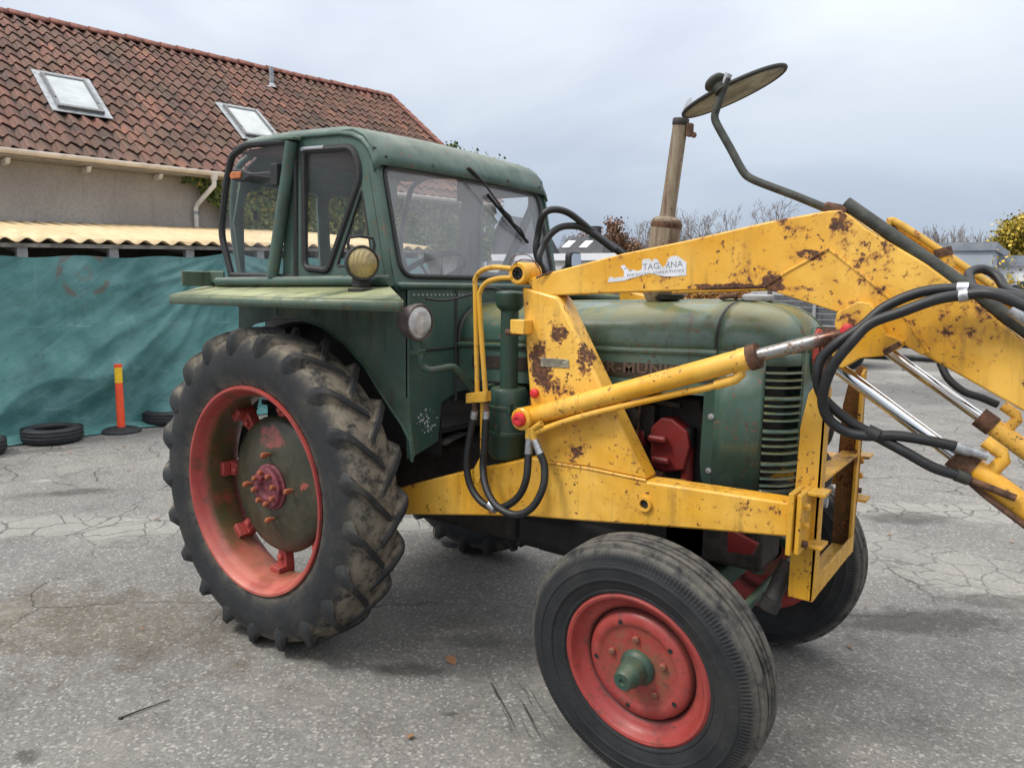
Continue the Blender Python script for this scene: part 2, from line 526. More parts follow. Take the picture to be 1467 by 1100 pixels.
def glass(name, haze, rough=.02, tint=(1, 1, 1), gloss=1.0):
    m = bpy.data.materials.new(name)
    m.use_nodes = True
    t = m.node_tree
    t.nodes.clear()
    o = t.nodes.new('ShaderNodeOutputMaterial')
    tr = t.nodes.new('ShaderNodeBsdfTransparent'); tr.inputs[0].default_value = (*tint, 1)
    gl = t.nodes.new('ShaderNodeBsdfGlossy'); gl.inputs['Roughness'].default_value = rough
    fr = t.nodes.new('ShaderNodeLayerWeight'); fr.inputs['Blend'].default_value = .5
    po = t.nodes.new('ShaderNodeMath'); po.operation = 'POWER'; po.inputs[1].default_value = 4.
    mu = t.nodes.new('ShaderNodeMath'); mu.operation = 'MULTIPLY_ADD'; mu.inputs[1].default_value = .55 * gloss; mu.inputs[2].default_value = .035 * gloss
    mx = t.nodes.new('ShaderNodeMixShader')
    df = t.nodes.new('ShaderNodeBsdfDiffuse'); df.inputs[0].default_value = (.55, .56, .58, 1)
    m2 = t.nodes.new('ShaderNodeMixShader')
    tcn = t.nodes.new('ShaderNodeTexCoord')
    nz = t.nodes.new('ShaderNodeTexNoise'); nz.inputs['Scale'].default_value = 5; nz.inputs['Detail'].default_value = 6
    mr_ = t.nodes.new('ShaderNodeMapRange'); mr_.inputs[1].default_value = .3; mr_.inputs[2].default_value = .75; mr_.inputs[3].default_value = haze * .6; mr_.inputs[4].default_value = haze * 1.7
    L = t.links.new
    L(tcn.outputs['Object'], nz.inputs['Vector']); L(nz.outputs[0], mr_.inputs[0])
    L(fr.outputs['Facing'], po.inputs[0]); L(po.outputs[0], mu.inputs[0]); L(mu.outputs[0], mx.inputs[0]); L(tr.outputs[0], mx.inputs[1]); L(gl.outputs[0], mx.inputs[2])
    L(mr_.outputs[0], m2.inputs[0]); L(mx.outputs[0], m2.inputs[1]); L(df.outputs[0], m2.inputs[2]); L(m2.outputs[0], o.inputs[0])
    return m
M['windscreen'] = glass('sky_veil_windscreen_glass', .115, .03, (.98, .985, .99), 1.35)  # pale diffuse veil paints in sky reflection, along with a dirt film
M['side_glass'] = glass('dusty_side_glass', .02, .02, (.99, .99, .99), .5)

def lens_mat(name, col, warm):
    g = G(name, .12, 0, col)
    co = g.co()
    w = g.node('ShaderNodeTexWave', {'Vector': co, 'Scale': 30., 'Distortion': .4, 'Detail': 1.}, bands_direction='X').outputs[1]
    g.color(g.mix(g.step(g.noise(co, 14, 3), .35, .65), col, tuple(c * .62 for c in col)))
    g.bump(w, .5, .004)
    g.b.inputs['Coat Weight'].default_value = .6
    return g.m
M['clear_lens'] = lens_mat('ribbed_clear_lens', (.50, .50, .50), 0)
M['yellow_lens'] = lens_mat('ribbed_yellow_lens', (.36, .27, .10), 1)
M['orange_lens'] = plain('orange_indicator_lens', (.45, .13, .03), .3, 0, .2, 30, .1)

# ------------------------------------------------------------------ ground
def asphalt():
    g = G('weathered_cracked_asphalt', .82, 0, (.2, .2, .2), .3)
    co = g.co()
    x, y, z = g.xyz(co)
    agg = g.node('ShaderNodeTexVoronoi', {'Vector': co, 'Scale': 85., 'Randomness': 1.}, feature='F1')
    rnd = g.xyz(agg.outputs['Color'])[0]
    stone = g.ramp(rnd, [(0, (.105, .103, .10)), (.4, (.165, .162, .156)), (.62, (.215, .211, .202)), (.86, (.265, .26, .248)), (.94, (.42, .42, .41)), (1, (.55, .55, .53))])
    fine = g.noise(co, 160, 3, .6)
    c = g.mix(.56, stone, g.ramp(fine, [(.3, (.09, .09, .09)), (.7, (.245, .243, .238))]))
    big = g.noise(co, .55, 5, .6)
    c = g.mix(g.step(big, .35, .7, 0, .45), c, g.mix(1., c, (1.55, 1.52, 1.45), 'MULTIPLY'))
    mid = g.noise(co, 2.4, 5, .65)
    c = g.mix(g.step(mid, .48, .72, 0, .6), c, g.mix(1., c, (.60, .585, .56), 'MULTIPLY'))
    worn = g.noise(co, 1.05, 6, .7, .5)
    c = g.mix(g.step(worn, .52, .60, 0, .5), c, g.mix(.5, c, (.30, .29, .265)))
    c = g.mix(g.step(worn, .40, .30, 0, .55), c, g.mix(1., c, (.58, .56, .53), 'MULTIPLY'))
    warp = g.mix(.14, co, g.noisecol(co, 1.3, 4))
    co2 = g.node('ShaderNodeVectorMath', [co, g.node('ShaderNodeVectorMath', [g.noisecol(co, 1.6, 5), (.5, .5, .5)], operation='MULTIPLY').outputs[0]], operation='ADD').outputs[0]
    # paler, older strip of surface with alligator cracking that runs across the yard
    def along(x0, y0, dx, dy, w):
        l = math.hypot(dx, dy); nx, ny = -dy / l, dx / l
        d = g.math('ADD', g.math('MULTIPLY', x, nx), g.math('MULTIPLY', y, ny))
        d = g.math('ADD', d, -(x0 * nx + y0 * ny))
        d = g.math('ADD', d, g.math('MULTIPLY', g.math('SUBTRACT', g.noise(co, 1.1, 4), .5), .7))
        return g.step(g.math('ABSOLUTE', d), w, w * .55)
    strip = along(-2.5, -.6, .9, .8, .34)
    strip2 = along(2.4, 2.4, 1, -.05, .55)
    strips = g.math('MAXIMUM', strip, g.math('MULTIPLY', strip2, .7))
    c = g.mix(g.math('MULTIPLY', strips, .8), c, g.mix(.55, c, (.36, .355, .33)))
    # sandy brown area at the left and stains
    def blot(cx, cy, rx, ry, ang, rag=1.9):
        d = g.node('ShaderNodeVectorMath', [co, (-cx, -cy, 0)], operation='ADD').outputs[0]
        dx, dy, _ = g.xyz(d)
        ca, sa = math.cos(ang), math.sin(ang)
        a = g.math('ADD', g.math('MULTIPLY', dx, ca / rx), g.math('MULTIPLY', dy, sa / rx))
        b = g.math('ADD', g.math('MULTIPLY', dx, -sa / ry), g.math('MULTIPLY', dy, ca / ry))
        l = g.math('SQRT', g.math('ADD', g.math('MULTIPLY', a, a), g.math('MULTIPLY', b, b)))
        l = g.math('ADD', l, g.math('MULTIPLY', g.math('SUBTRACT', g.noise(co, 4.5, 8, .72), .5), rag))
        return g.step(l, 1.0, .35)
    brown = g.math('MULTIPLY', blot(-.95, -1.35, 1.5, .55, math.radians(28), 3.2), g.step(g.noise(co, 16, 6, .7), .30, .62, .45, 1.))
    c = g.mix(g.math('MULTIPLY', brown, .8), c, g.mix(1., c, (.62, .53, .41), 'MULTIPLY'))
    for cx, cy, rx, ry, an, k in ((.74, -.64, .2, .085, .65, .55), (.83, -.22, .25, .1, .6, .3), (1.12, -.8, .06, .025, .6, .5), (-3.4, -.2, .45, .13, .9, .6), (2.2, 3.4, .5, .2, .7, .6), (2.55, 1.4, .8, .2, .65, .6), (2.9, 2.0, .5, .14, .6, .5),
                                  (-2.9, 1.9, .8, .2, .9, .4), (.06, -1.95, .08, .05, 0, .6), (1.5, -1.15, .07, .03, .6, .4), (-5.2, .3, .5, .15, 1.1, .4), (1.7, .5, 1.0, .5, .3, .25)):
        c = g.mix(g.math('MULTIPLY', blot(cx, cy, rx, ry, an), k), c, (.03, .028, .025))
    pot = blot(-3.97, -.19, .17, .09, .9)
    c = g.mix(g.math('MULTIPLY', pot, .6), c, (.33, .33, .34))
    # darker and paler bands of newer tar far off
    for y0, w, k, col in ((11.3, 1.6, .55, (.085, .085, .09)), (15.0, .7, .5, (.36, .36, .35)), (17.3, .5, .5, (.33, .33, .32))):
        f = g.step(g.math('ABSOLUTE', g.math('ADD', g.math('ADD', y, -y0), g.math('MULTIPLY', g.math('SUBTRACT', g.noise(co, .6, 3), .5), 1.6))), w, w * .5)
        c = g.mix(g.math('MULTIPLY', f, k), c, col)
    c = g.mix(1., c, (.90, .875, .84), 'MULTIPLY')
    # tyre scuffs beside the front wheel
    sc = g.node('ShaderNodeMapping', {'Vector': co, 'Rotation': (0, 0, -R(-38))}).outputs[0]
    sn = g.noise(g.scaled(sc, (1.4, 30, 1)), 1, 3, .6)
    c = g.mix(g.math('MULTIPLY', g.math('MULTIPLY', g.step(sn, .53, .60), blot(1.28, -.57, .34, .18, -.4, 1.2)), .85), c, (.025, .024, .023))
    # cracks
    ck = g.node('ShaderNodeTexVoronoi', {'Vector': co2, 'Scale': 1.15}, feature='DISTANCE_TO_EDGE').outputs[0]
    ck2 = g.node('ShaderNodeTexVoronoi', {'Vector': co2, 'Scale': 4.2}, feature='DISTANCE_TO_EDGE').outputs[0]
    cm = g.step(g.noise(co, .5, 3), .40, .52)
    near = g.step(g.math('ADD', g.math('MULTIPLY', x, .62), g.math('MULTIPLY', y, -.78)), .75, .1, .12, 1.)
    cm = g.math('MULTIPLY', cm, near)
    w1 = g.step(g.math('ADD', ck, g.math('MULTIPLY', g.math('SUBTRACT', g.noise(co, 30, 4, .7), .5), .022)), .010, .002)
    w2 = g.step(g.math('ADD', ck2, g.math('MULTIPLY', g.math('SUBTRACT', g.noise(co, 24, 4, .7), .5), .07)), .034, .008)
    crack = g.math('MAXIMUM', g.math('MULTIPLY', w1, cm), g.math('MULTIPLY', w2, g.math('MULTIPLY', strips, .9)))
    c = g.mix(g.math('MULTIPLY', crack, .72), c, (.035, .033, .03))
    g.color(c)
    h = g.math('SUBTRACT', g.math('MULTIPLY', g.math('ADD', rnd, fine), .5), g.math('MULTIPLY', crack, 2.5))
    g.bump(h, .55, .006)
    return g.m
M['asphalt'] = asphalt()
mb = MB()
mb.add([(-300, -120, 0), (300, -120, 0), (300, 500, 0), (-300, 500, 0)], [(0, 1, 2, 3)])
gr = mb.ob('ground', M['asphalt'], kind='structure')

# ------------------------------------------------------------------ the old house with its tiled roof (H: s along the front, d towards the yard, z up)
HB = Vector((.176, .984, 0)).normalized()
HN = Vector((HB.y, -HB.x, 0))
HO = Vector((-6.15, 0, 0))
def H(s, d, z): return HO + HB * s + HN * d + Vector((0, 0, z))
def hpx(x, y, d=0):
    p = meet(x, y, H(0, d, 0), HN) - HO
    return p.dot(HB), p.z
PITCH = R(35)
EAVE_D, EAVE_Z, RIDGE_D = -3.6, 3.57, -8.0
SLOPE = (EAVE_D - RIDGE_D) / math.cos(PITCH)
def RF(s, t, h):
    """on the front roof slope: t metres up from the eave, h above it"""
    return H(s, EAVE_D - t * math.cos(PITCH) - h * -math.sin(PITCH), EAVE_Z + t * math.sin(PITCH) + h * math.cos(PITCH))
S0, S1 = -.2, 10.95

def render_wall():
    g = G('grey_beige_roughcast_render', .9, 0, (.3, .28, .25), .2)
    co = g.co()
    c = g.mix(g.step(g.noise(co, 1.2, 5, .6), .3, .7), (.36, .335, .305), (.47, .44, .40))
    c = g.mix(g.step(g.noise(co, 34, 6, .7), .4, .7, 0, .5), c, (.23, .21, .19))
    run = g.noise(g.scaled(co, (7, 7, .7)), 1, 4, .6)
    c = g.mix(g.step(run, .55, .75, 0, .35), c, (.2, .19, .17))
    g.color(c); g.bump(g.noise(co, 45, 6, .7), .9, .02)
    return g.m
def tile_mat(name, base):
    g = G(name, .8, 0, base, .25)
    co = g.node('ShaderNodeNewGeometry').outputs['Position']
    rnd = g.node('ShaderNodeObjectInfo').outputs['Random']
    at = g.node('ShaderNodeAttribute', attribute_name='tint').outputs['Fac']
    rv = g.math('FRACT', g.math('ADD', rnd, at))
    c = g.ramp(rv, [(0, (.105, .056, .046)), (.3, (.155, .078, .060)), (.6, (.20, .095, .070)), (.85, (.145, .09, .072)), (1, (.28, .125, .085))])
    c = g.mix(g.step(g.noise(co, 1.1, 5, .65), .42, .68, 0, .65), c, (.11, .075, .05))
    c = g.mix(g.step(g.noise(co, 7, 6, .7), .5, .7, 0, .6), c, (.085, .07, .05))
    c = g.mix(g.step(g.noise(co, 18, 6, .7), .57, .68, 0, .6), c, (.24, .225, .165))
    c = g.mix(g.step(g.noise(co, 3.2, 5, .7), .60, .72, 0, .55), c, (.10, .115, .045))
    run = g.noise(g.scaled(co, (.5, 3.2, .5)), 1, 5, .65)
    c = g.mix(g.math('MULTIPLY', g.step(run, .48, .66), g.step(g.noise(co, 2.4, 5, .7), .36, .6, .2, .75)), c, (.05, .047, .043))
    g.color(c); g.bump(g.noise(co, 60, 5), .35, .006)
    return g.m
M['render'] = render_wall()
M['tile'] = tile_mat('weathered_red_clay_tile', (.2, .08, .05))
M['ridge'] = plain('weathered_red_ridge_tile', (.20, .078, .056), .8, 0, .45, 5, .3)
M['zinc'] = plain('dull_zinc_flashing', (.32, .34, .35), .5, .5, .25, 10, .2)
M['window_frame'] = plain('grey_window_cladding', (.16, .165, .17), .5, .2, .2, 20, .1)
def pane_mat():
    g = G('pale_skylight_glass', .06, 0, (.42, .46, .45))
    co = g.co()
    g.color(g.mix(g.step(g.noise(co, 3, 5), .3, .7), (.26, .29, .285), (.38, .41, .40)))  # pale mottled grey pane colour
    g.rough(g.step(g.noise(co, 9, 5), .3, .8, .04, .25))
    g.b.inputs['Coat Weight'].default_value = .5
    return g.m
M['pane'] = pane_mat()
M['under'] = plain('dark_roof_battens', (.045, .035, .03), .9)

house = thing('house', 'grey rendered house with weathered red pantile roof and two skylights', 'house', H(5, -8, 0))
mb = MB()
zt = EAVE_Z - .12
mb.prism([(0, 0), (11.6 + S0, 0), (11.6 + S0, 0)][:0] or [(S0 + .1, 0), (S1 - .15, 0), (S1 - .15, zt), (S0 + .1, zt)], lambda a, b, w: H(a, w, b), -4.0, -4.3)
mb.prism([(S0 + .1, 0), (S1 - .15, 0), (S1 - .15, zt), (S0 + .1, zt)], lambda a, b, w: H(a, w, b), -12.0, -11.7)
for s_ in (S0 + .11, S1 - .41):
    mb.prism([(-4.301, 0), (-11.699, 0), (-11.699, zt - .03), (-8, zt + 2.55), (-4.301, zt - .03)], lambda a, b, w: H(w, a, b), s_, s_ + .25)
mb.ob('wall', M['render'], house)
mb = MB()
mb.prism([(0, -.02), (SLOPE, -.02), (SLOPE, -.10), (0, -.10)], lambda a, b, w: RF(w, a, b), S0 + .01, S1 - .01)
mb.ob('roof_deck', M['under'], house)
mb = MB()
mb.grid(lambda u, v: H(S0 + (S1 - S0) * u, RIDGE_D - .05 - v * 4.2, EAVE_Z + SLOPE * math.sin(PITCH) - v * 4.2 * math.tan(PITCH) + .03 * math.cos(u * 65 * 2 * math.pi)), 260, 8)
mb.ob('rear_roof', M['tile'], house, solid=.02)

# clay pantiles, each one laid
TW, TG, TL = .206, SLOPE / 16.0, SLOPE / 16.0 + .05
def tile_parts(var):
    vs = []; n = 7
    def prof(u):
        return .031 * math.cos(2 * math.pi * (u - .2)) + .010 * math.cos(4 * math.pi * (u - .05))
    for j in (0, 1):
        for i in range(n + 1):
            u = i / n
            vs.append((u * (TW + .012) - .004, j * TL, prof(u) + .034 * (1 - j)))
    for i in range(n + 1):
        u = i / n
        vs.append((u * (TW + .012) - .004, .002, prof(u) + .034 - .016))
    m = n + 1
    fs = [(i, i + 1, m + i + 1, m + i) for i in range(n)] + [(2 * m + i, 2 * m + i + 1, i + 1, i) for i in range(n)]
    return vs, fs
TV, TF = tile_parts(0)
tile_meshes = []
for k in range(1):
    q = MB(); q.add(TV, TF)
    me = q.mesh('tile', M['tile'], 50)
    tile_meshes.append(me)
eu = HB; ev = (RF(0, 1, 0) - RF(0, 0, 0)).normalized(); ew = eu.cross(ev)
if ew.z < 0: ew = -ew
SKY = [(2.16, 2.86, 1.44, 2.66), (5.32, 6.02, 1.44, 2.66)]
def view(p):
    v = p - CAM
    z = v.dot(_d)
    return 733.5 + FPX * v.dot(_r) / z, 550 - FPX * v.dot(_u) / z, z
tiles = []
ncol = int((S1 - S0) / TW)
for c in range(ncol):
    for r_ in range(16):
        s_, t_ = S0 + c * TW, r_ * TG - .03
        mid_s, mid_t = s_ + TW / 2, t_ + TL / 2
        if any(a - .02 < mid_s < b + .02 and t0 - .05 < mid_t < t1 + .05 for a, b, t0, t1 in SKY): continue
        P = RF(s_, t_, 0)
        jit = random.Random(c * 37 + r_ * 101)
        rot = Matrix.Rotation(jit.uniform(-.022, .022), 3, ew)
        vx, vy, vz = view(RF(mid_s, mid_t, 0))
        hidden = vx < -8 or vy < -5 or (330 < vx < 545 and vy > 195 and not vy < 190) or (vx > 545 and vy > 200)
        key = (1 if hidden else 0, vz)
        tiles.append((key, P, rot, jit.uniform(-.006, .010), jit.random()))
tiles.sort(key=lambda t: t[0])
def tile_matrix(P, rot, lift):
    B = Matrix((eu, ev, ew)).transposed()
    B = rot @ B
    return Matrix.Translation(P + ew * lift) @ B.to_4x4()
for key, P, rot, lift, rv in tiles[:300]:
    o = bpy.data.objects.new('tile', tile_meshes[0])
    COL.objects.link(o)
    o.parent = house
    o.matrix_basis = tile_matrix(P, rot, lift)
    o.matrix_parent_inverse = Matrix.Translation(-house.location)
mb = MB(); tint = []
for key, P, rot, lift, rv in tiles[300:]:
    mt = tile_matrix(P, rot, lift)
    mb.add([mt @ Vector(v) for v in TV], TF)
    tint += [rv] * len(TV)
o = mb.ob('tiles', M['tile'], house, kind='stuff', fix=False, ang=50)
a = o.data.attributes.new('tint', 'FLOAT', 'POINT')
a.data.foreach_set('value', tint)

# ridge: half-round tiles, each one laid
def half_round(L, r0, r1, mat, name):
    q = MB()
    q.grid(lambda u, v: (u * L, -(r0 + (r1 - r0) * u) * math.cos(math.pi * v), (r0 + (r1 - r0) * u) * math.sin(math.pi * v) * .9), 1, 10)
    return q.mesh(name, mat, 60)
rme = half_round(.40, .15, .132, M['ridge'], 'ridge_tile')
Br = Matrix((HB, HN, Vector((0, 0, 1)))).transposed().to_4x4()
k = 0
while S0 + k * .345 < S1 - .2:
    o = bpy.data.objects.new('ridge_tile', rme)
    COL.objects.link(o); o.parent = house
    o.matrix_parent_inverse = Matrix.Translation(-house.location)
    o.matrix_basis = Matrix.Translation(H(S0 + k * .345, RIDGE_D, EAVE_Z + SLOPE * math.sin(PITCH) - .035 + random.uniform(-.008, .008))) @ Br
    m_ = o.modifiers.new('solid', 'SOLIDIFY'); m_.thickness = .016
    k += 1
# verge tiles down the gable end
vme = half_round(.36, .075, .065, M['ridge'], 'verge_tile')
Bv = Matrix((ev, -eu, ew)).transposed().to_4x4()
k = 0
while k * TG < SLOPE - .1:
    o = bpy.data.objects.new('verge_tile', vme)
    COL.objects.link(o); o.parent = house
    o.matrix_parent_inverse = Matrix.Translation(-house.location)
    o.matrix_basis = Matrix.Translation(RF(S1, k * TG, .03)) @ Bv
    k += 1
# skylights
for i, (a, b, t0, t1) in enumerate(SKY):
    sk_ = MB()
    fl = holed([(a - .10, t0 - .12), (b + .10, t0 - .12), (b + .10, t1 + .14), (a - .10, t1 + .14)], [[(a + .03, t0 + .03), (b - .03, t0 + .03), (b - .03, t1 - .03), (a + .03, t1 - .03)]], .012, lambda x, y, z: RF(x, y, .062 + z))
    lite = fl.ob('skylight', M['zinc'], house)
    fr = holed([(a, t0), (b, t0), (b, t1), (a, t1)], [[(a + .055, t0 + .07), (b - .055, t0 + .07), (b - .055, t1 - .06), (a + .055, t1 - .06)]], .04, lambda x, y, z: RF(x, y, .089 + z))
    fr.ob('frame', M['window_frame'], lite, bevel=.006)
    q = MB(); q.prism([(a + .05, t0 + .06), (b - .05, t0 + .06), (b - .05, t1 - .05), (a + .05, t1 - .05)], lambda x, y, w: RF(x, y, w), .086, .094)
    q.ob('pane', M['pane'], lite)
    q = MB()
    for e in (a + .015, b - .045):
        q.prism([(e, t0 + .3), (e + .03, t0 + .3), (e + .03, t1 - .03), (e, t1 - .03)], lambda x, y, w: RF(x, y, w), .111, .122)
    q.prism([(a + .01, t0 - .02), (b - .01, t0 - .02), (b - .01, t0 + .05), (a + .01, t0 + .05)], lambda x, y, w: RF(x, y, w), .111, .126)
    q.ob('cover_strip', M['window_frame'], lite)
mb = MB(); mb.prism([(-4.0, EAVE_Z - .115), (-3.63, EAVE_Z - .115), (-3.63, EAVE_Z - .03), (-4.0, EAVE_Z - .06)], lambda a, b, w: H(w, a, b), S0 + .1, S1 - .15); mb.ob('soffit', M['render'], house)
# vent pipe, gutter, brackets, downpipe
P = RF(7.1, 4.35, .02)
mb = MB(); mb.tube([P, P + Vector((0, 0, .42))], .05, 12); mb.tube([P + Vector((0, 0, -.03)), P + Vector((0, 0, .06))], [.12, .055], 12)
mb.ob('vent_pipe', M['zinc'], house)
mb = MB()
mb.grid(lambda u, v: H(S0 + (S1 - S0) * u, EAVE_D + .05 - .068 * math.cos(math.pi * v), EAVE_Z - .015 - .068 * math.sin(math.pi * v)), 12, 10)
gut = mb.ob('gutter', M['cream'], house, solid=.008)
for s_ in [S0 + .6 * k + .3 for k in range(18)]:
    q = MB(); q.tube([H(s_, EAVE_D + .05 - .073 * math.cos(math.pi * v / 6), EAVE_Z - .015 - .073 * math.sin(math.pi * v / 6)) for v in range(7)], .008, 6)
    q.ob('bracket', M['cream'], gut)
for k in range(10):
    s_ = 1.22 + (k - 1) * 1.07
    q = MB(); q.prism([(-3.99, EAVE_Z - .21), (-3.74, EAVE_Z - .21), (-3.68, EAVE_Z - .14), (-3.68, EAVE_Z - .126), (-3.99, EAVE_Z - .126)], lambda a, b, w: H(w, a, b), s_ - .03, s_ + .03)
    q.ob('rafter_end', M['white'], house, bevel=.004)
mb = MB()
mb.tube([H(4.18, EAVE_D + .05, EAVE_Z - .07), H(4.18, EAVE_D + .04, EAVE_Z - .24), H(4.02, -3.9, EAVE_Z - .55), H(4.0, -3.93, EAVE_Z - .62), H(4.0, -3.93, 2.3)], .042, 12)
mb.tube([H(4.18, EAVE_D + .05, EAVE_Z - .05), H(4.18, EAVE_D + .05, EAVE_Z - .16)], [.075, .05], 12)
dp = mb.ob('downpipe', M['white'], house)
q = MB(); q.tube([H(4.0, -3.93, 2.84), H(4.0, -3.93, 2.90)], .05, 12); q.ob('clip', M['zinc'], dp)

# ivy over the wall
def leaf_builder(pts, size, rng, flat=.5, up=(0, 0, 1)):
    vs = []; fs = []; tint = []
    for p, nrm in pts:
        sz = size * rng.uniform(.6, 1.35)
        n_ = (Vector(nrm) * flat + Vector((rng.uniform(-1, 1), rng.uniform(-1, 1), rng.uniform(-1, 1))) * (1 - flat)).normalized()
        a = n_.orthogonal().normalized()
        a = Matrix.Rotation(rng.uniform(0, 6.28), 3, n_) @ a
        b = n_.cross(a)
        o = len(vs)
        vs += [p - a * sz * .5, p + b * sz * .36 + n_ * sz * .08, p + a * sz * .55, p - b * sz * .36 + n_ * sz * .08]
        fs.append((o, o + 1, o + 2, o + 3))
        tint += [rng.random()] * 4
    return vs, fs, tint
def leaf_mat(name, stops, trans=.3):
    g = G(name, .55, 0, (.1, .1, .05), .3)
    at = g.node('ShaderNodeAttribute', attribute_name='tint').outputs['Fac']
    c = g.ramp(at, stops)
    big = g.noise(g.node('ShaderNodeNewGeometry').outputs['Position'], 1.3, 3)
    c = g.mix(g.step(big, .35, .65, 0, .5), c, g.mix(1., c, (1.35, 1.2, .8), 'MULTIPLY'))
    g.color(c)
    return g.m
def leaf_object(name, vs, fs, tint, mat, parent=None, kind=None, label=None, local=False):
    q = MB(); q.v = [tuple(v) for v in vs]; q.f = fs
    o = q.ob(name, mat, parent, kind=kind, fix=False, label=label, local=local)
    a = o.data.attributes.new('tint', 'FLOAT', 'POINT'); a.data.foreach_set('value', tint)
    return o
M['ivy'] = leaf_mat('ivy_leaves', [(0, (.025, .045, .014)), (.4, (.062, .10, .028)), (.7, (.12, .155, .04)), (.92, (.22, .22, .06)), (1, (.30, .24, .07))])
rng = random.Random(3)
ivy = thing('ivy', 'dense dark green ivy covering the right half of the grey house wall', 'ivy', H(7, -3.9, 2.4))
pts = []
def ivy_low(s): return 3.32 - .75 * max(0, s - 3.95) ** .75 if s < 5.6 else 2.2
while len(pts) < 15000:
    s_ = rng.uniform(3.75, 10.85); z_ = rng.uniform(2.25, EAVE_Z - .04)
    lo = ivy_low(s_) + .22 * (mnoise.noise(Vector((s_ * 2.2, 0, 0))))
    if z_ < lo: continue
    if s_ < 4.4 and rng.random() > .5: continue
    dd = mnoise.noise(Vector((s_ * 1.6, z_ * 1.6, 3)))
    dep = .10 + .16 * max(0, dd + .3) + rng.uniform(0, .1)
    if mnoise.noise(Vector((s_ * 3.5, z_ * 3.5, 9))) < -.45: continue
    pts.append((H(s_, -3.99 + dep, z_), HN))
leaf_object('foliage', *leaf_builder(pts, .10, rng, .55), M['ivy'], ivy, kind='stuff')
pts = []
for c0 in ((11.15, -5.7, 5.06, .22), (11.35, -5.2, 4.8, .3), (11.6, -4.7, 4.55, .4), (11.4, -5.9, 4.9, .25)):
    for k in range(260):
        v = Vector((rng.gauss(0, 1), rng.gauss(0, 1), rng.gauss(0, .7))) * c0[3] * .5
        pts.append((H(c0[0], c0[1], c0[2]) + v, (0, 0, 1)))
leaf_object('overhanging_spray', *leaf_builder(pts, .09, rng, .3), M['ivy'], ivy, kind='stuff')
mb = MB()
for k in range(9):
    s_ = 5 + k * .65
    mb.tube([H(s_ + rng.uniform(-.2, .2), -3.96, 0), H(s_ + rng.uniform(-.2, .2), -3.95, 1.3), H(s_ + rng.uniform(-.3, .3), -3.93, 3.0)], [.03, .01], 6, smooth=3)
mb.ob('stem', M['under'], ivy)

# ------------------------------------------------------------------ lean-to with corrugated roof
def corr_mat():
    g = G('yellowed_corrugated_roofing', .6, 0, (.6, .45, .24), .3)
    co = g.co()
    c = g.mix(g.step(g.noise(co, 1.5, 4), .3, .7), (.49, .365, .20), (.60, .46, .275))
    c = g.mix(g.step(g.noise(co, 9, 7, .7), .57, .72, 0, .7), c, (.25, .17, .09))
    g.color(c); g.bump(g.noise(co, 30, 4), .2, .004)
    return g.m
M['corr'] = corr_mat()
M['old_board'] = plain('grey_weathered_board', (.42, .40, .37), .8, 0, .4, 8, .4)
def tilt(s): return .027 * (s - .4)
shed = thing('shed', 'low lean-to with yellowed corrugated roof and white posts against the house', 'shed', H(2.7, -2, 0))
WV = .197
s_ = -.65; k = 0
while s_ < 6.0:
    nw = 5
    e = min(s_ + nw * WV, 6.02)
    mb = MB()
    n_ = max(2, round((e - s_) / WV * 10))
    kk = k % 2
    mb.grid(lambda u, v: H(s_ + (e - s_) * u, .17 - v * 4.1, 2.115 + tilt(s_ + (e - s_) * u) + v * .40 + .024 * math.cos(2 * math.pi * (s_ + (e - s_) * u) / WV) + .004 * kk), n_, 6)
    mb.ob('roof_sheet', M['corr'], shed, solid=.007, fix=False)
    s_ = e; k += 1
mb = MB()
mb.prism([(-.65, 2.045 + tilt(-.65)), (6.0, 2.045 + tilt(6)), (6.0, 2.09 + tilt(6)), (-.65, 2.09 + tilt(-.65))], lambda a, b, w: H(a, w, b), -.02, .03)
mb.ob('eaves_board', M['old_board'], shed, bevel=.004)
for s_ in (-.3, .58, 1.49, 2.36, 3.28, 4.18, 5.1, 5.92):
    mb = MB(); mb.prism([(s_ - .05, 0), (s_ + .05, 0), (s_ + .05, 2.06 + tilt(s_)), (s_ - .05, 2.06 + tilt(s_))], lambda a, b, w: H(a, w, b), -.14, -.035)
    mb.ob('post', M['white'], shed, bevel=.004)
    mb = MB(); mb.prism([(-.05, 1.98 + tilt(s_)), (-3.98, 2.36 + tilt(s_)), (-3.98, 2.46 + tilt(s_)), (-.05, 2.08 + tilt(s_))], lambda a, b, w: H(w, a, b), s_ - .03, s_ + .03)
    mb.ob('rafter', M['old_board'], shed)

M['dark_board'] = plain('dark_blocking_board', (.05, .045, .04), .9, 0, .3, 6, .3)
for s_ in (-.66, 5.98):  # end sheets added out of sight to keep daylight out of the shed
    mb = MB(); mb.prism([(-.16, 0), (-3.98, 0), (-3.98, 2.40 + tilt(s_)), (-.16, 2.02 + tilt(s_))], lambda a, b, w: H(w, a, b), s_, s_ + .03); mb.ob('light_block_wall', M['dark_board'], shed)
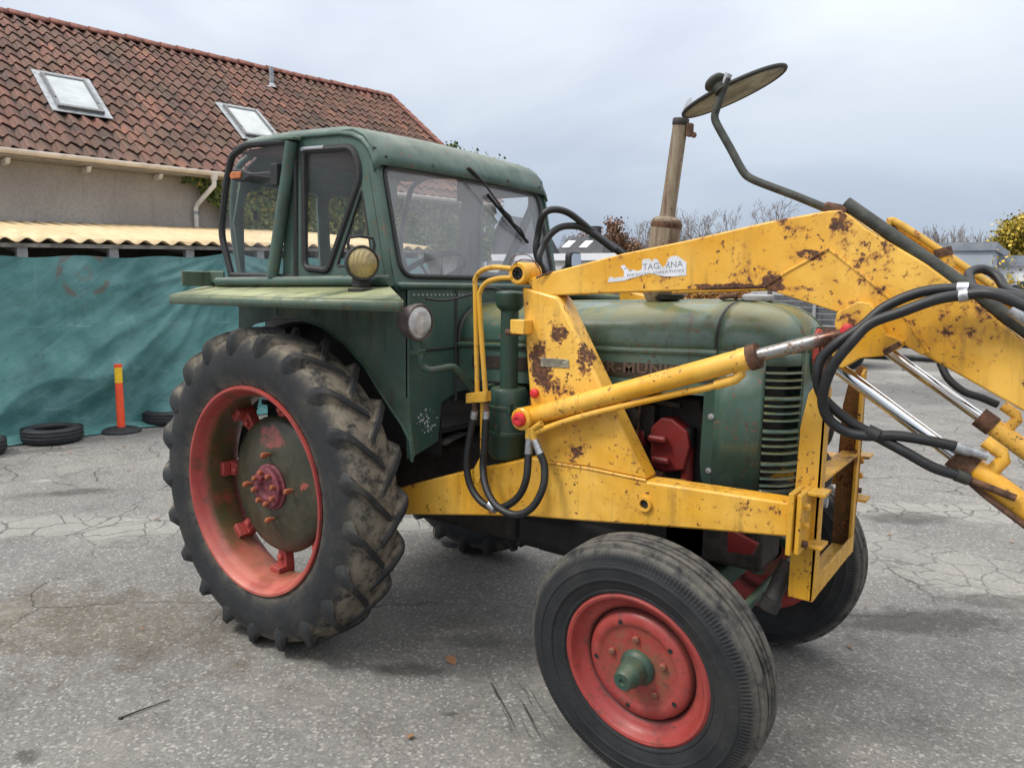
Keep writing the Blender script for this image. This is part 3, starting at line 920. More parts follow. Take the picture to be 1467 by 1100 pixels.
# ------------------------------------------------------------------ teal tarpaulin hung along the lean-to
def tarp_mat():
    g = G('faded_teal_tarpaulin', .5, 0, (.05, .16, .17), .3)
    co = g.co()
    w = g.node('ShaderNodeMapping', {'Vector': co, 'Rotation': (R(-36), 0, 0)}).outputs[0]
    c = g.mix(g.step(g.noise(co, 1.3, 6, .65), .3, .7), (.050, .145, .142), (.105, .255, .245))
    wide = g.noise(g.scaled(w, (1, .8, 3.6)), 1.1, 5, .6, .4)  # diagonal streaks paint the folds' light and shade, together with real fading
    c = g.mix(g.step(wide, .48, .70, 0, .42), c, (.19, .365, .37))
    c = g.mix(g.step(wide, .46, .28, 0, .5), c, (.036, .085, .085))
    st = g.noise(g.scaled(w, (1, 1.2, 9)), 1.2, 6, .65)
    c = g.mix(g.step(st, .54, .75, 0, .28), c, (.20, .36, .365))
    c = g.mix(g.step(g.noise(co, 2.6, 8, .75), .5, .66, 0, .45), c, (.15, .285, .285))
    c = g.mix(g.step(g.noise(co, 5, 7, .7), .56, .75, 0, .5), c, (.035, .055, .05))
    c = g.mix(g.step(g.noise(co, 11, 6, .75), .63, .72, 0, .55), c, (.22, .33, .33))
    x, y, z = g.xyz(co)
    for zz in (.62, 1.22, .30):
        f = g.step(g.math('ABSOLUTE', g.math('ADD', g.math('ADD', z, -zz), g.math('MULTIPLY', g.math('SUBTRACT', g.noise(co, 2, 2), .5), .12))), .011, .003)
        c = g.mix(g.math('MULTIPLY', f, g.step(g.noise(co, 4, 4), .45, .65, 0, .4)), c, (.28, .40, .40))
    for yy in (.62, 1.37, 2.1):
        f = g.step(g.math('ABSOLUTE', g.math('ADD', g.math('ADD', y, -yy), g.math('MULTIPLY', g.math('SUBTRACT', g.noise(co, 2, 2), .5), .08))), .01, .003)
        c = g.mix(g.math('MULTIPLY', f, g.step(g.noise(co, 4, 4), .48, .68, 0, .3)), c, (.25, .37, .37))
    # the faded ring printed near the top
    s_, z_ = hpx(116, 392); pc = H(s_, .06, z_)
    d = g.node('ShaderNodeVectorMath', [co, tuple(-q for q in pc)], operation='ADD').outputs[0]
    l = g.node('ShaderNodeVectorMath', [d], operation='LENGTH').outputs['Value']
    ring = g.step(g.math('ABSOLUTE', g.math('ADD', l, -.25)), .05, .015)
    inner = g.step(g.math('ABSOLUTE', g.math('ADD', l, -.09)), .035, .01)
    f = g.math('MULTIPLY', g.math('MAXIMUM', ring, g.math('MULTIPLY', inner, .5)), g.step(g.noise(co, 9, 5), .42, .6, 0, .6))
    c = g.mix(f, c, (.17, .09, .06))
    g.color(c)
    g.bump(g.math('ADD', g.noise(g.scaled(w, (1, 2, 12)), 2.2, 5, .6), g.math('MULTIPLY', g.noise(co, 22, 5), .25)), .35, .02)
    return g.m
M['tarp'] = tarp_mat()
TS0, TS1 = -.6, 5.95
def tarp_pt(u, v):
    s_ = TS0 + (TS1 - TS0) * u
    top = 1.955 + tilt(s_) + .012 * math.sin(s_ * 7) + .05 * max(0, 1 - abs(s_ - 2.75) / .5) - .006 * math.sin((s_ % .9) / .9 * math.pi)
    if v < .88:
        z_ = top * (1 - v / .88) + .03 * (v / .88)
        w = v / .88
        fold = 0
        ph = (s_ * .72 - z_ * 1.05)
        fold += .09 * (1 - 1.6 * abs(math.sin(ph * 2.3 + 1.3 * mnoise.noise(Vector((s_ * .9, z_ * .9, 0)))))) * min(1, w * 2.2)
        ph2 = (s_ * .5 - z_ * .95)
        dx_, dz_ = s_ - 2.78, z_ - 2.06
        rr_ = math.hypot(dx_, dz_)
        th_ = math.degrees(math.atan2(dz_, dx_)) % 360
        for a0, am in ((196, .035), (205, .05), (216, .06), (226, .045), (238, .06), (250, .04), (262, .05), (285, .04), (303, .05), (322, .04), (338, .05)):
            dev = rr_ * math.radians((th_ - a0 - 5 * mnoise.noise(Vector((rr_ * 1.4, a0, 0)))))
            wd = .018 + .035 * rr_
            fold += am * math.exp(-(dev / wd) ** 2) * min(1, rr_ * 1.5) * max(.15, 1 - rr_ / 3.6)
        fold += .016 * math.sin(ph2 * 13 + 2 * mnoise.noise(Vector((s_ * 1.5, z_ * 1.5, 4)))) * min(1, w * 4)
        fold += .05 * mnoise.noise(Vector((s_ * 1.3, z_ * 1.3, 7))) * min(1, w * 2)
        fold += .018 * mnoise.noise(Vector((s_ * 5, z_ * 5, 1)))
        d_ = .045 + fold * .85 + .05 + .04 * w * w
    else:
        w = (v - .88) / .12
        reach = .20 + .22 * max(0, 1.6 - s_) / 2 + .12 * mnoise.noise(Vector((s_ * 1.7, 0, 2)))
        fold = .05 * math.sin((s_ * .72) * 5.2) + .05 * mnoise.noise(Vector((s_ * 1.3, 0, 7)))
        d_ = .135 + fold * .8 * (1 - w) + reach * w
        z_ = .03 * (1 - w) + .012 + .03 * abs(mnoise.noise(Vector((s_ * 4, w * 3, 5)))) * (1 - w * .6)
    return H(s_, d_, max(z_, .006))
mb = MB(); mb.grid(tarp_pt, 330, 120)
tarp = mb.ob('tarpaulin', M['tarp'], fix=False, ang=180)
tag(tarp, 'faded teal tarpaulin hanging in folds along the lean-to down to the asphalt', 'tarpaulin')

# ------------------------------------------------------------------ traffic post and loose tyres by the tarp
M['post_orange'] = plain('fluorescent_orange_plastic', (.80, .085, .025), .45, 0, .08, 12, .05)
M['post_yellow'] = plain('yellow_reflective_band', (.80, .50, .02), .35, 0, .08, 12, .05)
bp_ = pz(162, 613); bp_ += HN * .30
bol = thing('traffic_post', 'slim orange plastic traffic post with yellow band on black rubber base', 'traffic post', bp_)
mb = MB(); mb.lathe([(0, 0), (.21, 0), (.21, .02), (.17, .045), (.09, .06), (.0, .06)], bp_, (0, 0, 1), 24); mb.ob('base', M['old_tyre'], bol)
hh = py(162, 522, bp_.y).z
hh = meet(162, 522, bp_, HN).z
mb = MB(); mb.lathe([(.043, .055), (.04, hh - .21)], bp_, (0, 0, 1), 20); mb.ob('post', M['post_orange'], bol)
mb = MB(); mb.lathe([(.0415, hh - .21), (.041, hh - .035)], bp_, (0, 0, 1), 20); mb.ob('band', M['post_yellow'], bol)
mb = MB(); mb.lathe([(.0425, hh - .035), (.0425, hh - .004), (.036, hh), (0, hh)], bp_, (0, 0, 1), 20); mb.ob('cap', M['post_orange'], bol)
def loose_tyre(x, y, label, r=.30, w=.19, ax=(0, 0, 1)):
    p = pz(x, y)
    q = MB()
    pr = [(.62 * r, .02), (.70 * r, 0), (.86 * r, 0), (.96 * r, .02), (r, .05), (r, w - .05), (.96 * r, w - .02), (.86 * r, w), (.70 * r, w), (.62 * r, w - .02), (.64 * r, w - .05), (.86 * r, w * .6), (.86 * r, w * .4), (.64 * r, .05)]
    q.lathe(pr, p, ax, 40, wrap=True)
    for z in (.06, .095, .13):
        q.lathe([(r + .001, z), (r + .005, z + .004), (r + .005, z + .016), (r + .001, z + .02)], p, ax, 40)
    o = q.ob('loose_tyre', M['old_tyre'])
    tag(o, label, 'tyre', 'old car tyres weighing down the tarpaulin')
    return o
loose_tyre(76, 632, 'old car tyre lying flat on the tarp foot left of the orange post', .29, .16)
loose_tyre(241, 606, 'old car tyre lying flat just behind the big rear tractor wheel', .28, .17)
loose_tyre(-40, 652, 'old car tyre cut off by the photo edge at the far end of the tarp', .29, .17)

# ================================================================== THE TRACTOR (x forward, y to its left, origin under the rear axle)
T = thing('tractor', 'old green tractor with yellow front loader, red wheels and a glazed cab', 'tractor', (0, 0, 0))

# ------------------------------------------------------------------ rear wheels
RZ, RY = .770, .796
def bolt_mesh(name, r, L, mat, head=True):
    q = MB()
    q.lathe([(0, 0), (r * .62, 0), (r * .62, L * .45)], (0, 0, 0), (0, -1, 0), 10)
    q.lathe([(r * .62, L * .4), (r, L * .4), (r, L * .85), (r * .7, L), (0, L)], (0, 0, 0), (0, -1, 0), 6)
    return q.mesh(name, mat, 30)
def rear_wheel(sgn):
    """sgn -1: near side"""
    w = bpy.data.objects.new('rear_wheel', None); COL.objects.link(w)
    w.parent = T; w.location = (0, sgn * RY, RZ)
    sy = -sgn                      # local y runs outward-negative on the near side
    def lp(pr, q, seg=64, wrap=False):
        q.lathe([(a, h * 1.0) for a, h in pr], (0, 0, 0), (0, sy, 0), seg, wrap)
    q = MB()
    half = [(.487, -.112), (.50, -.126), (.53, -.140), (.57, -.149), (.62, -.152), (.665, -.146), (.70, -.130), (.722, -.105), (.735, -.072), (.742, -.03)]
    lp(half + [(a, -h) for a, h in reversed(half)], q, 96)
    N = 21
    sect = [  # (h top, r top, h base, r base, lag, width top, width base)
        (-.018, .768, -.018, .73, -.02, .030, .046), (.03, .770, .03, .732, .045, .034, .050), (.075, .769, .072, .728, .105, .037, .056), (.108, .766, .104, .715, .155, .038, .066),
        (.136, .757, .122, .70, .192, .038, .095), (.149, .738, .128, .69, .210, .036, .115), (.156, .708, .136, .675, .222, .036, .115), (.158, .682, .142, .655, .228, .028, .09), (.153, .650, .145, .64, .232, .012, .03)]
    for sd_ in (-1, 1):
        for k in range(N):
            th0 = 2 * math.pi * (k + (.5 if sd_ > 0 else 0)) / N
            vs = []
            for i, (ht, rt, hb, rb, lag, wt_, wb_) in enumerate(sect):
                n_ = random.Random(k * 31 + i + (7 if sd_ > 0 else 0) + (100 if sgn > 0 else 0))
                rt += n_.uniform(-.004, .003)
                for hh_, rr, ww, sg in ((hb, rb, wb_, -1), (ht, rt, wt_, -1), (ht, rt, wt_, 1), (hb, rb, wb_, 1)):
                    th = th0 + lag + sg * ww * .5 / rr
                    vs.append((rr * math.cos(th), sd_ * hh_, rr * math.sin(th)))
            fs = []
            for i in range(len(sect) - 1):
                for j in range(3): fs.append((i * 4 + j, i * 4 + j + 1, i * 4 + 5 + j, i * 4 + 4 + j))
            fs.append((0, 1, 2, 3)); m_ = (len(sect) - 1) * 4; fs.append((m_ + 3, m_ + 2, m_ + 1, m_))
            q.add(vs, fs)
    q.ob('tyre', M['tyre'], w, local=True, bevel=.0035 if sgn < 0 else 0)
    q = MB()
    rp = [(.487, -.118), (.497, -.130), (.495, -.139), (.486, -.139), (.477, -.130), (.470, -.112), (.462, -.092), (.450, -.078), (.446, -.05), (.444, .05), (.450, .078), (.47, .11), (.492, .132), (.497, .125)]
    lp(rp, q, 96)
    q.ob('rim', M['red'], w, local=True, solid=.006)
    q = MB()
    DD = .036
    dp_ = [(a_, h_ + DD) for a_, h_ in [(.335, .02), (.337, .0), (.326, -.018), (.295, -.030), (.235, -.040), (.20, -.050), (.17, -.054), (.12, -.054), (.1, -.052)]]
    lp(dp_, q, 64)
    lp([(.335, .02 + DD), (.0, .02 + DD)], q, 64)
    q.ob('disc', M['hub_red'], w, local=True)
    q = MB()
    lp([(a_, h_ + DD) for a_, h_ in [(.112, -.05), (.112, -.062), (.106, -.066), (.100, -.067), (.098, -.084), (.092, -.088), (.054, -.088), (.050, -.080), (.046, -.070), (.012, -.068), (0, -.068)]], q, 40)
    q.ob('hub', M['purple'], w, local=True)
    mk = Matrix.Identity(4) if sgn < 0 else Matrix.Rotation(math.pi, 4, 'Z')
    b1 = bolt_mesh('hub_bolt', .0130, .028, M['orange_rust'])
    b2 = bolt_mesh('disc_bolt', .0140, .048, M['orange_rust'])
    for k in range(8):
        a = 2 * math.pi * (k + .3) / 8
        o = put('hub_bolt', b1, w, local=True); o.matrix_local = Matrix.Translation((.075 * math.cos(a), sgn * .050, .075 * math.sin(a))) @ mk
    for k in range(4):
        a = 2 * math.pi * k / 4 + .06
        o = put('disc_bolt', b2, w, local=True); o.matrix_local = Matrix.Translation((.158 * math.cos(a), sgn * .016, .158 * math.sin(a))) @ mk
    # clamps that hold the rim to the disc
    cb = MB()
    cb.prism([(-.036, .452), (.036, .452), (.036, .405), (.026, .345), (.012, .315), (-.012, .315), (-.026, .345), (-.036, .405)], lambda a, b, w_: (a, w_, b), -.022, .03)
    cb.prism([(-.036, .452), (.036, .452), (.036, .412), (-.036, .412)], lambda a, b, w_: (a, w_, b), -.065, -.022)
    cb.lathe([(.018, 0), (.018, .014), (.012, .02), (0, .02)], (0, -.022, .37), (0, -1, 0), 8)
    cm = cb.mesh('rim_clamp', M['front_red'], 30)
    for k in range(8):
        a = 2 * math.pi * (k + .04) / 8
        o = put('rim_clamp', cm, w, local=True, bevel=.005)
        o.matrix_local = Matrix.Rotation(a, 4, 'Y') @ Matrix.Translation((0, -sgn * .062, 0)) @ mk
    return w
rear_wheel(-1); rear_wheel(1)

# ------------------------------------------------------------------ front wheels
FX, FZ, FY = 1.927, .452, .697
def front_wheel(sgn, camber, steer):
    w = bpy.data.objects.new('front_wheel', None); COL.objects.link(w)
    w.parent = T; w.location = (FX, sgn * FY, FZ)
    w.rotation_euler = (camber, 0, steer)
    sy = -sgn
    def lp(pr, q, seg=64, wrap=False): q.lathe(pr, (0, 0, 0), (0, sy, 0), seg, wrap)
    q = MB()
    half = [(.262, -.058), (.275, -.072), (.284, -.078), (.287, -.083), (.293, -.084), (.296, -.082), (.318, -.092), (.33, -.0945), (.332, -.0985), (.337, -.100), (.340, -.0985), (.352, -.100), (.375, -.099), (.378, -.1015), (.384, -.100), (.386, -.097), (.400, -.0925), (.405, -.090), (.408, -.0905), (.424, -.082), (.434, -.074), (.438, -.067), (.436, -.064), (.4500, -.060), (.4515, -.056), (.4515, -.036), (.449, -.033), (.430, -.0305), (.430, -.0225), (.450, -.020), (.453, -.015), (.453, -.009), (.449, -.006), (.434, -.004), (.434, -.001)]
    lp(half + [(a, -h) for a, h in reversed(half)], q, 96)
    q.ob('tyre', M['front_tyre'], w, local=True)
    q = MB()
    lp([(.268, -.060), (.277, -.066), (.278, -.074), (.270, -.079), (.262, -.076), (.254, -.062), (.247, -.048), (.232, -.038), (.214, -.030), (.208, -.020), (.206, .01), (.23, .04), (.27, .065)], q, 80)
    q.ob('rim', M['front_red'], w, local=True, solid=.005)
    q = MB()
    lp([(.209, -.004), (.203, -.022), (.196, -.040), (.184, -.050), (.168, -.054), (.156, -.053), (.148, -.047), (.138, -.044), (.115, -.046), (.055, -.048)], q, 80)
    q.ob('disc', M['front_red'], w, local=True)
    q = MB()
    lp([(.066, -.045), (.065, -.056), (.058, -.066), (.051, -.072), (.047, -.10), (.044, -.118), (.038, -.126), (.035, -.150), (.030, -.156), (.012, -.156), (.010, -.150), (0, -.150)], q, 40)
    q.ob('hub_cap', M['dark_green'], w, local=True)
    bm_ = MB(); bm_.lathe([(0, .0), (.014, 0), (.0135, .01), (.009, .014), (0, .014)], (0, 0, 0), (0, -1, 0), 8)
    bme = bm_.mesh('wheel_bolt', M['front_red'], 30)
    hm = MB(); hm.lathe([(0, .001), (.009, .001), (.009, 0)], (0, 0, 0), (0, -1, 0), 10)
    hme = hm.mesh('vent_hole', M['black_iron'])
    mk = Matrix.Identity(4) if sgn < 0 else Matrix.Rotation(math.pi, 4, 'Z')
    for k in range(5):
        a = 2 * math.pi * (k + .28) / 5
        o = put('wheel_bolt', bme, w, local=True); o.matrix_local = Matrix.Translation((.105 * math.cos(a), sgn * .0455, .105 * math.sin(a))) @ mk
        o = put('vent_hole', hme, w, local=True); a += .35; o.matrix_local = Matrix.Translation((.166 * math.cos(a), sgn * .0545, .166 * math.sin(a))) @ mk
    return w
front_wheel(-1, .10, -.048)
front_wheel(1, -.06, .03)

# ------------------------------------------------------------------ transmission, engine, axles
mb = MB()
mb.tube([(0, -.62, RZ), (0, -.30, RZ), (0, -.22, RZ), (0, .22, RZ), (0, .30, RZ), (0, .62, RZ)], [.095, .12, .19, .19, .12, .095], 20)
mb.ob('rear_axle', M['dark_rust'], T)
mb = MB()
mb.prism([(-.25, .55), (-.25, 1.02), (.35, 1.02), (.75, .98), (.82, 1.12), (.98, 1.12), (.98, .52), (.4, .52)], lambda a, b, w: (a, w, b), -.17, .17)
mb.ob('gearbox', M['dark_rust'], T, bevel=.04)
mb = MB()
mb.prism([(.98, .58), (.98, 1.28), (1.86, 1.32), (1.92, 1.2), (1.92, .62), (1.7, .50), (1.1, .50)], lambda a, b, w: (a, w, b), -.13, .13)
mb.ob('engine_block', M['black_iron'], T, bevel=.02)
mb = MB()
for k in range(3):
    x_ = 1.12 + k * .24
    mb.box((x_, -.14, 1.2), (.17, .08, .14)); mb.lathe([(.03, 0), (.03, .05), (.045, .06), (.045, .08), (0, .08)], (x_, -.15, 1.22), (0, -1, 0), 12)
mb.tube([(1.0, -.19, 1.30), (1.3, -.2, 1.31), (1.6, -.19, 1.30), (1.8, -.18, 1.28)], .014, 8, smooth=4)
mb.lathe([(.045, 0), (.045, .12), (.03, .15), (0, .15)], (1.55, -.20, 1.22), (0, 0, 1), 14)
mb.ob('injection_gear', M['dark_rust'], T)
mb = MB(); mb.lathe([(0, 0), (.05, 0), (.05, .085), (.04, .1), (0, .1)], tuple(py(912, 572, -.2)), (0, 0, 1), 18); mb.ob('fuel_bowl', M['grey'], T)
# red cover on the engine side with its two lugs
q0 = y2([(932, 612), (947, 598), (962, 600), (984, 618), (988, 640), (980, 674), (950, 676), (930, 668)], -.20)
mb = MB(); mb.plate(q0, -.20, -.12)
a_ = py(920, 625, -.2)
mb.cyl((a_.x, -.13, a_.z), (a_.x - .09, -.13, a_.z), .055, 18)
for x_, y_ in ((934, 626), (938, 656)):
    c_ = py(x_, y_, -.2); mb.cyl((c_.x - .005, -.222, c_.z), (c_.x + .075, -.222, c_.z), .016, 12)
mb.ob('timing_cover', M['engine_red'], T, bevel=.008)
mb = MB(); mb.tube([py(985, 640, -.16), py(984, 690, -.16), py(984, 705, -.16)], .026, 12); mb.tube([py(968, 697, -.2), py(990, 695, -.2)], .022, 12)
mb.ob('coolant_pipe', M['engine_red'], T)
mb = MB(); mb.tube([py(985, 612, -.16), py(985, 640, -.16)], .033, 12); mb.ob('coolant_hose', M['hose'], T)
mb = MB(); mb.tube([py(918, 570, -.22), py(913, 620, -.22), py(908, 655, -.22)], .006, 6, smooth=3); mb.ob('copper_line', M['rust'], T)
mb = MB(); mb.tube([py(922, 676, -.2), py(950, 684, -.2)], .024, 8); mb.ob('rusty_bracket', M['rust'], T)
mb = MB(); mb.tube([py(945, 690, -.26), py(982, 694, -.26)], .02, 10); mb.ob('yellow_stay', M['yellow_frame'], T)
# front axle, kingpins, steering links
mb = MB()
mb.prism([(-.52, .52), (-.30, .60), (.30, .60), (.52, .52), (.52, .44), (.28, .50), (-.28, .50), (-.52, .44)], lambda a, b, w: (w, a, b), FX - .05, FX + .05)
mb.ob('front_axle', M['dark_green'], T, bevel=.012)
for sg in (-1, 1):
    mb = MB()
    mb.tube([(FX + .03, sg * .50, .66), (FX, sg * .53, .40)], .034, 14)
    mb.tube([(FX, sg * .53, FZ), (FX, sg * .70, FZ)], .035, 14)
    mb.ob('steering_knuckle', M['dark_green'], T)
    mb = MB()
    mb.tube([(FX + .03, sg * .50, .62), (FX + .16, sg * .44, .60), (FX + .25, sg * .40, .60)], [.035, .03, .022], 10)
    mb.ob('steering_arm', M['dark_green'], T)
mb = MB(); mb.tube([(FX + .24, -.40, .60), (FX + .24, .40, .60)], .019, 10); mb.ob('track_rod', M['dark_green'], T)
mb = MB()
mb.tube([py(1130, 805, -.22), py(1104, 862, -.30)], .032, 14); mb.tube([py(1107, 856, -.30), py(1099, 872, -.31)], .038, 14)
mb.ob('axle_support', M['dark_rust'], T)
mb = MB(); mb.box((1.93, 0, .74), (.42, .26, .2)); mb.ob('axle_bolster', M['dark_rust'], T, bevel=.02)
mb = MB(); mb.prism([(2.04, .74), (2.14, .75), (2.16, .80), (2.04, .84)], lambda a, b, w: (a, w, b), -.24, -.22); mb.ob('bolster_plate', M['engine_red'], T, bevel=.006)
mb = MB(); mb.box((1.4, 0, .60), (.9, .30, .2)); mb.ob('oil_pan', M['black_iron'], T, bevel=.05)

# ------------------------------------------------------------------ bonnet
HW = .275
def hs(x): return .034 * (x - 1.2)      # the bonnet rises a little towards the nose
X0H, XN, DN = .72, 1.975, .29
def sup(c, e): return math.copysign(abs(c) ** e, c)
QE = .78
def bonnet_sec(x, a):
    """a from -90 (near side) through 0 (top) to 90"""
    t = R(90 - abs(a))
    y = HW * sup(math.cos(t), QE) * (-1 if a < 0 else 1)
    return Vector((x, y, 1.495 + .178 * sup(math.sin(t), QE) + hs(x)))
mb = MB()
mb.grid(lambda u, v: bonnet_sec(X0H + (XN - .012 - X0H) * u, -90 + 180 * v), 16, 36)
mb.ob('bonnet', M['green'], T, solid=.008)
mb = MB()      # raised spine along the middle, bead along both lower edges
mb.tube([(X0H, 0, 1.675 + hs(X0H)), (XN - .01, 0, 1.675 + hs(XN))], .011, 8)
mb.ob('spine', M['green'], T)
for sg in (-1, 1):
    mb = MB(); mb.tube([(X0H, sg * (HW + .001), 1.487 + hs(X0H)), (XN, sg * (HW + .001), 1.487 + hs(XN))], .0135, 8)
    mb.ob('bead', M['green'], T)
    mb = MB(); mb.box(((X0H + XN) / 2, sg * (HW - .006), 1.40 + hs(1.3)), (XN - X0H, .008, .155), Matrix.Rotation(-.034, 3, 'Y'))
    mb.ob('side_rail', M['green'], T)
# recessed name band with raised letters
mb = MB(); mb.prism([(.80, 1.372), (1.96, 1.404), (1.96, 1.462), (.80, 1.428)], lambda a, b, w: (a, w, b - .003), -HW - .0005, -HW - .0035)
M['band'] = paint('brown_worn_name_band', (.035, .026, .020), (.045, .032, .022), .72, .3, .3, 0, .55)
M['letters'] = paint('brown_worn_letters', (.115, .075, .055), (.14, .09, .065), .70, .3, .2, 0, .5)
band = mb.ob('name_band', M['band'], T)
xM, xT = py(893, 515, -HW).x, py(985, 520, -HW).x
wid = lambda t: max(v[0] for v in text_mb(t, .066, 0, lambda a, b, z: (a, b, z), 1.1).v)
w9, w14 = wid('BOLINDER-M') - wid('M') * 1.0, wid('BOLINDER-MUNKT')
kx = (xT - xM) / (w14 - w9)
def letM(a, b, z): return (xM + (a - w9) * kx, -HW - .0035 - z, 1.394 + b * .88 + .0266 * (xM + (a - w9) * kx - 1.02))
text_mb('BOLINDER-MUNKTELL', .066, .002, letM, 1.1, .0014).ob('lettering', M['letters'], band, fix=False)
# seam strip between bonnet and nose
mb = MB(); mb.tube([bonnet_sec(XN - .006, -90 + 180 * k / 36) + Vector((0, 0, .001)) for k in range(37)], .006, 6)
mb.ob('seam', M['trim'], T)
mb = MB(); mb.tube([bonnet_sec(X0H, -90 + 180 * k / 36) for k in range(37)], .012, 6)
mb.ob('rear_seal', M['trim'], T)
# nose: plan outline
PN = .62
def nose(phi, z):
    c, s_ = math.cos(R(phi)), math.sin(R(phi))
    return Vector((XN + DN * sup(s_, PN), -HW * sup(c, PN), z))
def dome(phi, psi):
    c, s_ = math.cos(R(phi)), math.sin(R(phi))
    cp, sp_ = sup(math.cos(R(psi)), QE), sup(math.sin(R(psi)), QE)
    return Vector((XN + DN * sup(s_, PN) * cp, -HW * sup(c, PN) * cp, 1.495 + .178 * sp_ + hs(XN) + .0 * phi))
ZT, ZB = 1.495 + hs(XN), .985
LZ0, LZ1 = 1.015, 1.475            # louvred opening
P0, P1 = 27, 68
mb = MB()
mb.grid(lambda u, v: dome(180 * u, 90 * v), 48, 12)
def wallpatch(q, a, b, z0, z1, n=10): q.grid(lambda u, v: nose(a + (b - a) * u, z0 + (z1 - z0) * v), n, 2)
for fl in (0, 1):
    def mp_(a): return 180 - a if fl else a
    wallpatch(mb, mp_(0), mp_(P0), ZB, ZT, 8); wallpatch(mb, mp_(P1), mp_(90), ZB, ZT, 8)
    wallpatch(mb, mp_(P0), mp_(P1), LZ1, ZT, 12); wallpatch(mb, mp_(P0), mp_(P1), ZB, LZ0, 12)
nose_o = mb.ob('nose', M['green'], T, solid=.006)
bars = []
zz = LZ0 + .018
steps = [.030, .030, .030, .046, .030, .030, .030, .046, .030, .030, .030, .046, .030, .030, .030]
zs = []
for st in steps:
    zs.append((zz, st)); zz += st
sc_ = (LZ1 - LZ0 - .012) / (zz - LZ0 - .018 + .001)
for fl in (0, 1):
    for z_, st in zs:
        z_ = LZ0 + (z_ - LZ0) * sc_
        th_ = .014 if st > .04 else .0065
        q = MB()
        def lf(u, v, z_=z_, th_=th_):
            a = P0 + (P1 - P0) * u
            p = nose(180 - a if fl else a, z_)
            outv = (p - Vector((XN, 0, z_))).normalized()
            w = v * 2 * math.pi
            return p + outv * (.003 + .007 * math.cos(w)) + Vector((0, 0, th_ * .5 * math.sin(w) - .0035 * math.cos(w)))
        q.grid(lf, 12, 8)
        q.ob('louvre', M['green'], nose_o)
mb = MB()      # dark radiator core behind the louvres
mb.box((2.05, 0, 1.24), (.10, .44, .5)); mb.ob('radiator', M['black_iron'], T)
for a in (70, 110):
    mb = MB(); mb.tube([dome(a, 86 - k * 7) + (dome(a, 86 - k * 7) - Vector((XN, 0, 1.45))).normalized() * .002 for k in range(13)] + [nose(a, z_) for z_ in (1.49, 1.3, 1.1, .99)], .007, 6)
    mb.ob('bead', M['green'], nose_o)
# round red badge on the nose
M['badge'] = plain('faded_red_enamel_badge', (.42, .055, .04), .5, 0, .4, 35, .2)
ec = Vector((XN + DN + .004, 0, 1.515))
mb = MB(); mb.lathe([(0, .012), (.078, .012), (.09, .008), (.094, 0), (.085, -.01)], ec, (1, 0, .08), 32); bd = mb.ob('badge', M['badge'], T)
mb = MB(); mb.lathe([(.094, 0), (.099, .003), (.102, -.004), (.098, -.01)], ec, (1, 0, .08), 32); mb.ob('badge_rim', M['dark_green'], bd)
mb = MB()
for k in (-1, 1): mb.box(ec + Vector((.014, k * .03, 0)), (.004, .012, .10))
mb.box(ec + Vector((.014, 0, 0)), (.004, .07, .012))
mb.ob('badge_relief', M['dark_rust'], bd)
# filler cap and handle on the nose
c_ = py(1080, 428, 0)
mb = MB(); mb.lathe([(.035, -.05), (.035, -.012), (.058, -.012), (.062, 0), (.06, .008), (.05, .013), (0, .014)], (2.02, .02, 1.718), (0, 0, 1), 24); mb.ob('radiator_cap', M['grey'], T)
mb = MB(); mb.tube([(1.88, -.02, 1.716), (1.955, -.03, 1.727)], .011, 10); mb.cyl((1.945, -.02, 1.68), (1.945, -.02, 1.722), .008, 8); mb.ob('bonnet_catch', M['rust'], T)
mb = MB(); mb.lathe([(.03, -.03), (.03, 0), (.07, .012), (.075, .032), (0, .034)], (1.63, .02, 1.69), (0, 0, 1), 20); mb.ob('exhaust_collar', M['black_iron'], T)
# side panel below the bonnet and its two screws
for sg in (-1, 1):
    mb = MB()
    pl = y2([(990, 556), (986, 600), (990, 660), (998, 700), (1088, 722)], -HW)
    pl = [(1.935, 1.50), (1.928, 1.1), (1.935, 1.03), (1.96, .985), (2.0, .972), (2.0, 1.50)]
    mb.plate(pl, sg * (HW - .004), sg * (HW + .002)); sp_o = mb.ob('side_panel', M['dark_green'], T)
    for z_ in (1.27, 1.06):
        q = MB(); q.lathe([(.012, 0), (.012, .004), (.004, .006), (0, .006)], (1.965, sg * (HW + .002), z_), (0, sg, 0), 12); q.ob('screw', M['steel'], sp_o)

# ------------------------------------------------------------------ front loader
YI = -.37
def bossy(c, r, y0, y1, n=28):
    q = MB(); q.lathe([(0, 0), (r, 0), (r, abs(y1 - y0)), (0, abs(y1 - y0))], (c[0], y0, c[1]), (0, 1, 0), n); return q
rail_px = [(566, 700), (640, 681), (700, 668), (764, 655), (845, 672), (925, 689), (1040, 706), (1131, 720), (1131, 769), (1000, 758), (834, 746), (752, 739), (600, 737), (566, 737)]
tower_px = [(747, 411), (796, 424), (801, 428), (862, 556), (926, 688), (845, 671), (776, 662), (768, 640), (760, 592), (753, 500)]
arm1_px = [(752, 400), (783, 391), (891, 363), (984, 344), (1100, 317), (1187, 301), (1204, 300), (1222, 312), (1240, 327), (1328, 379), (1395, 430), (1467, 490), (1600, 600), (1700, 690), (1700, 790), (1600, 700), (1467, 590), (1321, 508), (1296, 493), (1250, 470), (1205, 448), (1150, 430), (1093, 413), (877, 420), (783, 424), (762, 417)]
gus_px = [(1093, 413), (1130, 388), (1187, 357), (1196, 362), (1280, 432), (1330, 505), (1321, 509), (1296, 495), (1205, 449)]
brk_px = [(1203, 448), (1232, 432), (1250, 434), (1258, 445), (1272, 478), (1297, 488), (1293, 498), (1268, 509), (1236, 512), (1212, 526), (1200, 524), (1196, 505), (1206, 483), (1200, 464)]
